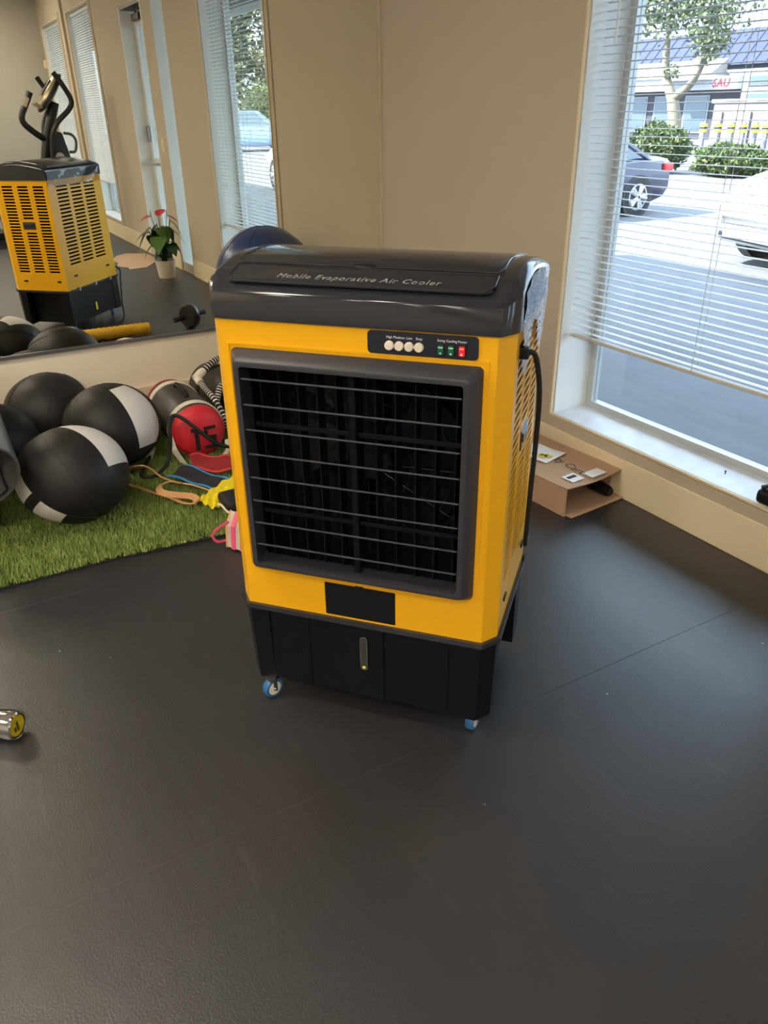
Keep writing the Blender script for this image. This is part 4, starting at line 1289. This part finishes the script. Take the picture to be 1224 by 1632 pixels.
# ================================================================== TREADMILL (mirror)
tm = thing('treadmill', 'black treadmill with grey side panel near the end wall', 'treadmill', (8.15, -1.75, 0), 0)
M_tm = mat('treadmill_grey', (120, 124, 130), .4, .2)
dk = MB().rbox((0, 0, .14), (1.9, .78, .10), .02).build('deck', M_black, tm)
MB().box(-.85, .75, -.26, .26, .19, .197).build('belt', M_rubber, dk)
for s in (-1, 1):
    MB().rbox((0, s * .33, .205), (1.8, .10, .03), .008).build('side_rail', M_tm, tm)
    MB().tube([(.62, s * .40, .1), (.66, s * .40, .6), (.70, s * .40, 1.25)], .045, 10, flat=(1, .7)).build('upright', M_tm, tm, True)
    MB().tube(smooth_path([(.70, s * .42, 1.2), (.45, s * .44, 1.22), (.05, s * .46, 1.17), (-.05, s * .46, 1.05)], 5), .03, 10).build('handrail', M_black, tm, True)
    MB().tube(smooth_path([(.70, s * .5, 1.25), (.60, s * .585, 1.40), (.40, s * .62, 1.55), (.25, s * .675, 1.78), (.22, s * .69, 1.87)], 5), .032, 10).build('arm_grip', M_black, tm, True)
MB().rbox((.74, 0, 1.42), (.16, .86, .42), .04, Matrix.Translation((.74, 0, 1.42)) @ Matrix.Rotation(R(-22), 4, 'Y') @ Matrix.Translation((-.74, 0, -1.42))).build('console', M_black, tm)
MB().rbox((.645, 0, 1.45), (.01, .5, .26), .004, Matrix.Translation((.74, 0, 1.42)) @ Matrix.Rotation(R(-22), 4, 'Y') @ Matrix.Translation((-.74, 0, -1.42))).build('screen', mat('screen_dark', (52, 50, 46), .2), tm)
MB().prism([(-.15, .2), (.65, .2), (.66, .62), (.55, 1.12), (.44, 1.16)], .46, .52, Matrix(((1, 0, 0, -.1), (0, 0, 1, .02), (0, 1, 0, 0), (0, 0, 0, 1)))).build('side_panel', M_tm, tm)
# ================================================================== OUTSIDE
M_asph = mat('asphalt', (96, 97, 102), .9, var=.12, vscale=2.5, bump=.2, bscale=60, detail=8)
struct(MB().box(-90, 90, TH, 110, G - .3, G).build('parking_lot', M_asph))
struct(MB().rbox((4.5, 1.0, G + .03), (30, 1.46, .06), .01).build('walkway', mat('walkway_concrete', (98, 99, 104), .85, var=.08, vscale=3)))
# deep eave over the shop front
M_soff = mat('soffit_brown', (96, 84, 72), .8)
eave = struct(MB().box(-6, 18, TH, 2.45, 2.88, 2.98).build('roof_eave', M_soff))
MB().box(-6, 18, 2.45, 2.55, 2.80, 3.12).build('fascia_board', M_white, eave)
for i in range(9):
    MB().box(-4 + 2.6 * i - .05, -4 + 2.6 * i + .05, TH, 2.45, 2.80, 2.88).build('eave_beam', M_soff, eave)
struct(MB().box(-6, 18, YB - .2, 2.45, HC + .15, HC + .35).box(-6, 18, 2.0, 2.45, 2.98, HC + .15).build('roof', mat('roof_felt', (110, 108, 104), .9)))

def foliage(name, c, rad, n, size, seed, m_, parent, shell=.55):
    g = np.random.default_rng(seed)
    d = g.normal(size=(n, 3)); d /= np.linalg.norm(d, axis=1)[:, None]
    r_ = (shell + (1 - shell) * g.random(n)) * (1 + .18 * np.sin(d[:, 0] * 7 + seed) * np.cos(d[:, 2] * 6))
    p = np.array(c) + d * np.array(rad) * r_[:, None]
    a = g.normal(size=(n, 3)); a /= np.linalg.norm(a, axis=1)[:, None]
    b_ = np.cross(a, g.normal(size=(n, 3))); b_ /= np.linalg.norm(b_, axis=1)[:, None]
    s = size * g.uniform(.6, 1.3, n)[:, None]
    v = np.stack([p - a * s, p + b_ * s * .45, p + a * s, p - b_ * s * .45], 1)
    me = bpy.data.meshes.new(name)
    me.vertices.add(4 * n); me.vertices.foreach_set('co', v.ravel())
    me.loops.add(4 * n); me.loops.foreach_set('vertex_index', np.arange(4 * n, dtype=np.int32))
    me.polygons.add(n); me.polygons.foreach_set('loop_start', np.arange(0, 4 * n, 4, dtype=np.int32))
    me.update(calc_edges=True); me.materials.append(m_)
    o = bpy.data.objects.new(name, me); COL.objects.link(o); o.parent = parent; o['kind'] = 'stuff'
    return o
M_lf1 = island_mat('leaves_sage', (60, 72, 52), (116, 126, 92), .6, (140, 136, 76))
M_lf2 = island_mat('leaves_hedge', (40, 58, 30), (76, 94, 42), .6, (112, 112, 54))
M_lf3 = island_mat('leaves_dark', (52, 60, 42), (92, 98, 64), .6)
M_bark = mat('bark', (112, 104, 90), .9, var=.25, vscale=3, bump=.4, bscale=10)

def bush(label, x, y, rx, ry, hgt, seed, m_):
    t = thing('hedge_bush', label, 'bush', (x, y, G), 0, 'clipped bushes across the parking lot')
    foliage('leaves', (0, 0, hgt * .5), (rx, ry, hgt * .52), 4200, .075, seed, m_, t, .72)
    MB().ell((0, 0, hgt * .48), (rx * .8, ry * .8, hgt * .44), 16, 10).build('inner_twigs', mat('twigs', (44, 50, 34), .95, var=.3, vscale=9), t)
    MB().tube([(0, 0, 0), (.03, 0, hgt * .5)], .06, 7).build('stem', M_bark, t)
bush('tall rounded green bush in front of the leafy tree', -13.9, 17.6, .95, .9, 1.35, 3, M_lf2)
bush('low spreading green bush beside the striped posts', -11.5, 17.9, 1.2, .8, .85, 4, M_lf2)

def tree(label, x, y, paths, crowns, m_, seed):
    t = thing('street_tree', label, 'tree', (x, y, G))
    O = Vector((x, y, G))
    tb = MB()
    for p, r0, r1 in paths:
        P = smooth_path([Vector(q) - O for q in p], 6)
        tb.tube(P, [r0 + (r1 - r0) * i / (len(P) - 1) for i in range(len(P))], 9)
    tb.build('trunk', M_bark, t, True)
    for i, (c, rad, n, s) in enumerate(crowns):
        foliage('leaves', tuple(Vector(c) - O), rad, n, s, seed + i, m_, t, .35)
tree('pale barked tree with forked trunk and sparse leaves in the lot', -15.5, 20,
     [([(-15.45, 20, G), (-15.55, 20, .9), (-15.8, 20, 1.75)], .24, .19), ([(-15.8, 20, 1.7), (-16.2, 20, 2.4), (-16.35, 20, 3.3), (-16.3, 20, 4.3)], .17, .07),
      ([(-15.75, 20, 1.75), (-15.1, 20, 2.2), (-14.75, 20, 2.9), (-14.5, 20, 3.9)], .14, .05)],
     [((-16.6, 20, 4.5), (1.7, 1.3, 1.1), 1900, .10), ((-14.7, 20, 4.3), (1.3, 1.2, 1.3), 1700, .10), ((-14.6, 20, 3.2), (.7, .6, .5), 420, .09), ((-16.0, 20, 2.5), (.3, .3, .3), 120, .07), ((-15.6, 20, 5.7), (2.0, 1.4, .9), 1500, .1)], M_lf1, 20)
tree('yellow-green leafy tree beside the enclosure wall', -10.9, 20.5,
     [([(-10.9, 20.5, G), (-10.85, 20.5, 1.6), (-10.9, 20.5, 3.0)], .16, .08)],
     [((-11.3, 20.5, 3.1), (1.3, 1.1, .8), 1500, .10), ((-10.4, 20.5, 3.9), (1.3, 1.1, .9), 1300, .10)], M_lf1, 40)
stp = thing('cut_tree_trunk', 'bare cut tree trunk standing between the parked cars', 'tree', (-14.9, 16.4, G))
MB().tube(smooth_path([(0, 0, 0), (.03, 0, .8), (.0, 0, 1.4), (-.10, 0, 2.15)], 6), [.12] * 10 + [.11] * 9, 10).build('trunk', M_bark, stp, True)

# ---- cars
M_tyre = mat('tyre', (30, 30, 32), .8); M_rim = mat('alloy', (200, 202, 206), .3, .7); M_cgl = mat('car_glass', (70, 84, 96), .08, spec=.8)
M_tail = mat('tail_lamp', (190, 30, 36), .25); M_head = mat('head_lamp', (225, 230, 235), .15); M_trim = mat('car_trim', (28, 29, 32), .5)
def loft(rings, caps=True):
    n = len(rings[0]); mb = MB()
    vs = [p for r_ in rings for p in r_]
    fs = [(i * n + k, i * n + (k + 1) % n, (i + 1) * n + (k + 1) % n, (i + 1) * n + k) for i in range(len(rings) - 1) for k in range(n)]
    if caps: fs += [tuple(range(n))[::-1], tuple(range((len(rings) - 1) * n, len(rings) * n))]
    return mb.add(vs, fs)
def car(label, loc, rotz, paint, suv=False, sc=1.0, detail=True, group=None):
    t = thing('parked_car', label, 'car', loc, rotz, group)
    k = 1.18 if suv else 1.0
    wr = .36 if suv else .33
    ST = [(-2.36, .62, .38, .80), (-2.28, .80, .28, .93), (-1.95, .88, .22, .98), (-1.4, .90, .22, .985), (-.5, .91, .20, .94), (.5, .91, .20, .92), (1.0, .905, .20, .90), (1.6, .89, .22, .85), (2.05, .82, .22, .76), (2.26, .70, .24, .66), (2.34, .52, .30, .58)]
    rings = []
    for x, w, a, b_ in ST:
        a *= k; b_ = b_ * k + (.06 if suv and x > .8 else 0)
        rings.append([(x * sc, y * sc, z * sc) for y, z in ((-w * .86, a), (-w, a + .16), (-w, (a + b_) / 2), (-w * .97, b_ - .07), (-w * .86, b_), (-w * .4, b_ + .035), (w * .4, b_ + .035), (w * .86, b_), (w * .97, b_ - .07), (w, (a + b_) / 2), (w, a + .16), (w * .86, a))])
    loft(rings).build('body', paint, t, True)
    zr_ = (1.44 if not suv else 1.46 * k) * sc; zb_ = .92 * k * sc
    if suv: bx0, bx1, tx0, tx1 = -2.25, 1.0, -1.95, .30
    else: bx0, bx1, tx0, tx1 = -1.85, 1.05, -.95, .22
    def gr(x0, x1, w, z): return [(x0 * sc, -w * .9 * sc, z), ((x0 + .12) * sc, -w * sc, z), ((x1 - .15) * sc, -w * sc, z), (x1 * sc, -w * .85 * sc, z), (x1 * sc, w * .85 * sc, z), ((x1 - .15) * sc, w * sc, z), ((x0 + .12) * sc, w * sc, z), (x0 * sc, w * .9 * sc, z)]
    b0, b1 = gr(bx0, bx1, .82, zb_ - .02), gr(tx0, tx1, .64, zr_ - .05 * sc)
    loft([b0, b1]).build('windows', M_cgl, t, False)
    loft([b1, gr(tx0 + .02, tx1 - .02, .62, zr_ - .015 * sc), gr(tx0 + .15, tx1 - .15, .5, zr_)]).build('roof', paint, t, True)
    pl_ = MB()
    for i in (0, 1, 2, 3, 4, 5, 6, 7):
        pl_.tube([b0[i], b1[i]], .035 * sc, 6)
    for s in (-.82, .82):
        xm = (bx0 + bx1) / 2 + .05; xt = (tx0 + tx1) / 2
        pl_.tube([(xm * sc, s * 1.0 * sc, zb_), (xt * sc, s * .785 * sc, zr_ - .05 * sc)], .03 * sc, 6)
    pl_.build('pillars', paint, t)
    for x in (-1.4, 1.42):
        for s in (-1, 1):
            w = thing('wheel', None, None); w.parent = t; w.location = (x * sc, s * .80 * sc, wr * sc); w.rotation_euler = (0, 0, 0 if s < 0 else math.pi)
            AX = Matrix.Rotation(R(90), 4, 'X')
            r_ = wr * sc
            MB().lathe([(r_ + .035 * sc, -.08 * sc), (r_ + .04 * sc, .108 * sc), (r_ - .02 * sc, .109 * sc)], 26, AX, caps=False).build('wheel_arch', M_trim, w, True)
            MB().lathe([(.62 * r_, -.08 * sc), (.95 * r_, -.08 * sc), (r_, -.05 * sc), (r_, .08 * sc), (.95 * r_, .112 * sc), (.68 * r_, .118 * sc)], 26, AX).build('tyre', M_tyre, w, True)
            rim_ = MB().lathe([(.60 * r_, .10 * sc), (.68 * r_, .122 * sc), (.62 * r_, .124 * sc), (.60 * r_, .085 * sc)], 26, AX, caps=False)
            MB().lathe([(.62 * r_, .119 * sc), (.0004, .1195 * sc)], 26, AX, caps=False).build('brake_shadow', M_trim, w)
            for q in range(5):
                a = 2 * math.pi * q / 5
                for da in (-.16, .16):
                    rim_.tube([(.08 * r_ * math.cos(a), -.124 * sc, .08 * r_ * math.sin(a)), (.63 * r_ * math.cos(a + da), -.126 * sc, .63 * r_ * math.sin(a + da))], .035 * sc, 6)
            rim_.build('alloy_rim', M_rim, w, True)
    for s in (-1, 1):
        MB().rbox((-2.18 * sc, s * .81 * sc, .80 * k * sc), (.30 * sc, .11 * sc, .14 * sc), .03 * sc, Matrix.Translation((-2.18 * sc, s * .81 * sc, 0)) @ Matrix.Rotation(R(s * 15), 4, 'Z') @ Matrix.Translation((2.18 * sc, -s * .81 * sc, 0))).build('tail_lamp', M_tail, t)
        MB().rbox((2.08 * sc, s * .68 * sc, .63 * k * sc), (.34 * sc, .26 * sc, .13 * sc), .03 * sc).build('head_lamp', M_head, t)
        MB().rbox((.78 * sc, s * .97 * sc, .98 * k * sc), (.12 * sc, .20 * sc, .13 * sc), .03 * sc).build('door_mirror', paint, t)
        for x in (-.62, .32):
            MB().rbox((x * sc, s * .915 * sc, .80 * k * sc), (.20 * sc, .035 * sc, .035 * sc), .01 * sc).build('door_handle', M_rim, t)
        for x in (-1.0, -.18, .72):
            MB().box((x - .006) * sc, (x + .006) * sc, s * .912 * sc - .004, s * .912 * sc + .004, .34 * k * sc, .86 * k * sc).build('door_gap', M_trim, t)
    MB().rbox((2.24 * sc, 0, .46 * k * sc), (.20 * sc, 1.1 * sc, .15 * sc), .03 * sc).build('grille', M_trim, t)
    MB().rbox((2.26 * sc, 0, .31 * k * sc), (.14 * sc, 1.15 * sc, .09 * sc), .02 * sc).build('lower_intake', M_trim, t)
    MB().rbox((-2.345 * sc, 0, .66 * k * sc), (.03 * sc, .34 * sc, .16 * sc), .006 * sc).build('number_plate', mat('plate_white', (226, 232, 238), .5), t)
    return t
P_navy = mat('paint_navy', (15, 24, 56), .2, coat=.6); P_white = mat('paint_white', (232, 234, 236), .25, coat=.5); P_blk = mat('paint_black', (34, 36, 42), .22, coat=.6); P_blue = mat('paint_steel_blue', (104, 130, 168), .25, coat=.5)
car('dark navy sedan parked side-on across the lot', (-7.5, 7.72, G), R(-90), P_navy, sc=1.0)
car('white car parked nose-in close to the window', (-1.4, 8.4, G), R(-105), P_white, suv=True)
car('white car behind the dark navy sedan', (-15.2, 14.5, G), R(180), P_white)
car('black car with white number plate parked by the striped posts', (-11.9, 22.8, G), R(112), P_blk)
car('steel blue car in front of the tall hedge', (37.5, 13.6, G), R(100), P_blue, suv=True, sc=1.1)
car('white car parked near the eave away from the navy sedan', (14.2, 6.7, G), R(0), P_white, suv=True)

# ---- trees and hedge seen through the window by way of the mirror
for i, (x, y, rx, hg) in enumerate(((44, 13.0, 1.75, 3.1), (43.8, 17.0, 1.8, 3.2), (43.0, 21.2, 1.75, 3.2))):
    t = thing('tall_hedge', 'yellow-green tall hedge section behind the steel blue car', 'hedge', (x, y, G), 0, 'tall hedge sections behind the blue car')
    foliage('leaves', (0, 0, hg * .5), (1.0, rx, hg * .55), 3000, .11, 60 + i, M_lf2, t, .7)
    MB().ell((0, 0, hg * .48), (.8, rx * .9, hg * .46), 14, 10).build('inner_twigs', mat('twigs', (44, 50, 34), .95, var=.3, vscale=9), t)
for i, (x, y, lab) in enumerate(((50, 17.0, 'tall grey-green tree directly behind the yellow-green hedge'), (55, 23.5, 'broad grey-green tree furthest from the window behind the hedge'), (47, 21.5, 'grey-green tree at the open end of the hedge'))):
    tree(lab, x, y, [([(x, y, G), (x + .2, y, 2.5), (x, y, 5)], .3, .12)], [((x, y, 4.4), (2.6, 2.8, 2.6), 3800, .2), ((x, y + .6, 7.6), (2.4, 2.6, 2.2), 2800, .2)], M_lf3, 80 + 7 * i)

# ---- shops across the lot
M_shop = mat('shop_wall', (112, 110, 116), .85, var=.05, vscale=.5); M_dkshop = mat('shop_dark', (54, 54, 64), .6); M_broof = mat('metal_roof_blue', (14, 30, 72), .6)
sb = thing('shop_building', 'low shop building with blue metal roof and white sign band', 'building', (-36, 40, G))
GZ = -G
MB().box(-12, 8.2, 0, 8, 0, 2.35 + GZ).build('wall', M_dkshop, sb)
for i in range(7):
    f = MB().box(-11 + 2.4 * i, -9.2 + 2.4 * i, -.06, 0, .35, 2.1 + GZ).build('window', mat('shop_frame', (150, 152, 160), .5), sb)
    MB().box(-10.9 + 2.4 * i, -9.3 + 2.4 * i, -.09, -.06, .45, 2.0 + GZ).build('pane', M_cgl, f)
fb = MB().box(-12, 7.9, -1.2, 0, 2.35 + GZ, 3.0 + GZ).build('sign_band', mat('sign_white', (170, 170, 178), .7), sb)
text_geo('SAU', .62, frame((6.75, -1.23, 2.66 + GZ), (1, 0, 0), (0, 0, 1)), .02, 1.0, .15).build('lettering', mat('sign_red', (170, 28, 50), .5), fb)
M_shing = mat('shingle', (132, 127, 122), .9, var=.25, vscale=18, bump=.5, bscale=30)
MB().prism([(-1.35, 3.0 + GZ), (.3, 3.0 + GZ), (.3, 3.95 + GZ)], -12, 5.8, Matrix(((0, 0, 1, 0), (1, 0, 0, 0), (0, 1, 0, 0), (0, 0, 0, 1)))).build('awning_roof', M_shing, sb)
gb = MB()
gb.add([(2.9, -1.9, 2.85 + GZ), (6.2, -1.9, 2.85 + GZ), (6.2, .5, 2.85 + GZ), (2.9, .5, 2.85 + GZ), (4.5, -.6, 4.15 + GZ), (4.7, .5, 4.15 + GZ)], [(0, 1, 4), (1, 2, 5, 4), (0, 4, 5, 3), (2, 3, 5), (0, 3, 2, 1)])
gb.build('hip_roof', M_shing, sb)
MB().prism([(.3, 3.6 + GZ), (6, 3.6 + GZ), (6, 5.5 + GZ), (2.2, 5.5 + GZ)], -12.5, 14.0, Matrix(((0, 0, 1, 0), (1, 0, 0, 0), (0, 1, 0, 0), (0, 0, 0, 1)))).build('metal_roof', M_broof, sb)
for i in range(33):
    MB().tube([(-12.3 + .79 * i, .3, 3.62 + GZ), (-12.3 + .79 * i, 2.2, 5.52 + GZ)], .03, 4).build('roof_seam', M_broof, sb)
ann = thing('annex_building', 'pale flat-roofed annex with dark upper windows beside the blue roof', 'building', (-19.0, 33, G))
MB().box(-4.3, 8, 0, 5, 0, 2.88 + GZ).build('wall', M_shop, ann)
for i, x in enumerate((-4.0, -1.8, .4, 2.6, 4.8)):
    f = MB().box(x, x + 1.9, -.06, 0, 2.35 + GZ, 2.78 + GZ).build('window', mat('shop_frame', (150, 152, 160), .5), ann)
    MB().box(x + .08, x + 1.82, -.09, -.06, 2.4 + GZ, 2.73 + GZ).build('pane', M_cgl, f)
    f = MB().box(x, x + 1.9, -.06, 0, 1.45 + GZ, 2.05 + GZ).build('window', mat('shop_frame', (150, 152, 160), .5), ann)
    MB().box(x + .08, x + 1.82, -.09, -.06, 1.5 + GZ, 2.0 + GZ).build('pane', M_cgl, f)
ew = thing('enclosure_wall', 'pale concrete enclosure wall behind the striped posts', 'wall', (-14.4, 26, G))
MB().box(-4.6, 8, 0, .2, 0, 1.62 + GZ).build('wall', mat('enclosure_concrete', (122, 116, 118), .9, var=.06, vscale=1), ew)
MB().box(-4.7, 8.1, -.06, .26, 1.62 + GZ, 1.74 + GZ).build('coping', M_white, ew)
for i in range(9):
    MB().box(-4.3 + 1.3 * i, -4.12 + 1.3 * i, -.08, 0, 0, 1.3 + GZ).build('rib', M_shop, ew)
M_ystr = mat('stripe_yellow', (232, 196, 60), .5); M_post = mat('post_grey', (120, 124, 140), .6)
for i, x in enumerate((-17.95, -17.3, -16.7, -16.2, -15.7, -15.25, -14.7, -14.1)):
    t = thing('striped_post', 'grey post with yellow and black bands before the enclosure wall', 'post', (x, 24.3, G), 0, 'striped posts before the enclosure wall')
    MB().box(-.09, .09, -.06, .06, 0, 1.25).build('post', M_post, t)
    for z in (.92, 1.10):
        MB().box(-.11, .11, -.08, .08, z, z + .10).build('yellow_band', M_ystr, t)
    MB().box(-.11, .11, -.08, .08, 1.03, 1.10).build('black_band', M_trim, t)

# ================================================================== survey units -> metres
bpy.context.view_layer.update()
_k = Matrix.Scale(S, 4)
for me in bpy.data.meshes:
    me.transform(_k)
    me.update()
for o in bpy.data.objects:
    if o.type in {'MESH', 'EMPTY'}:
        o.location = o.location * S
bpy.context.view_layer.update()
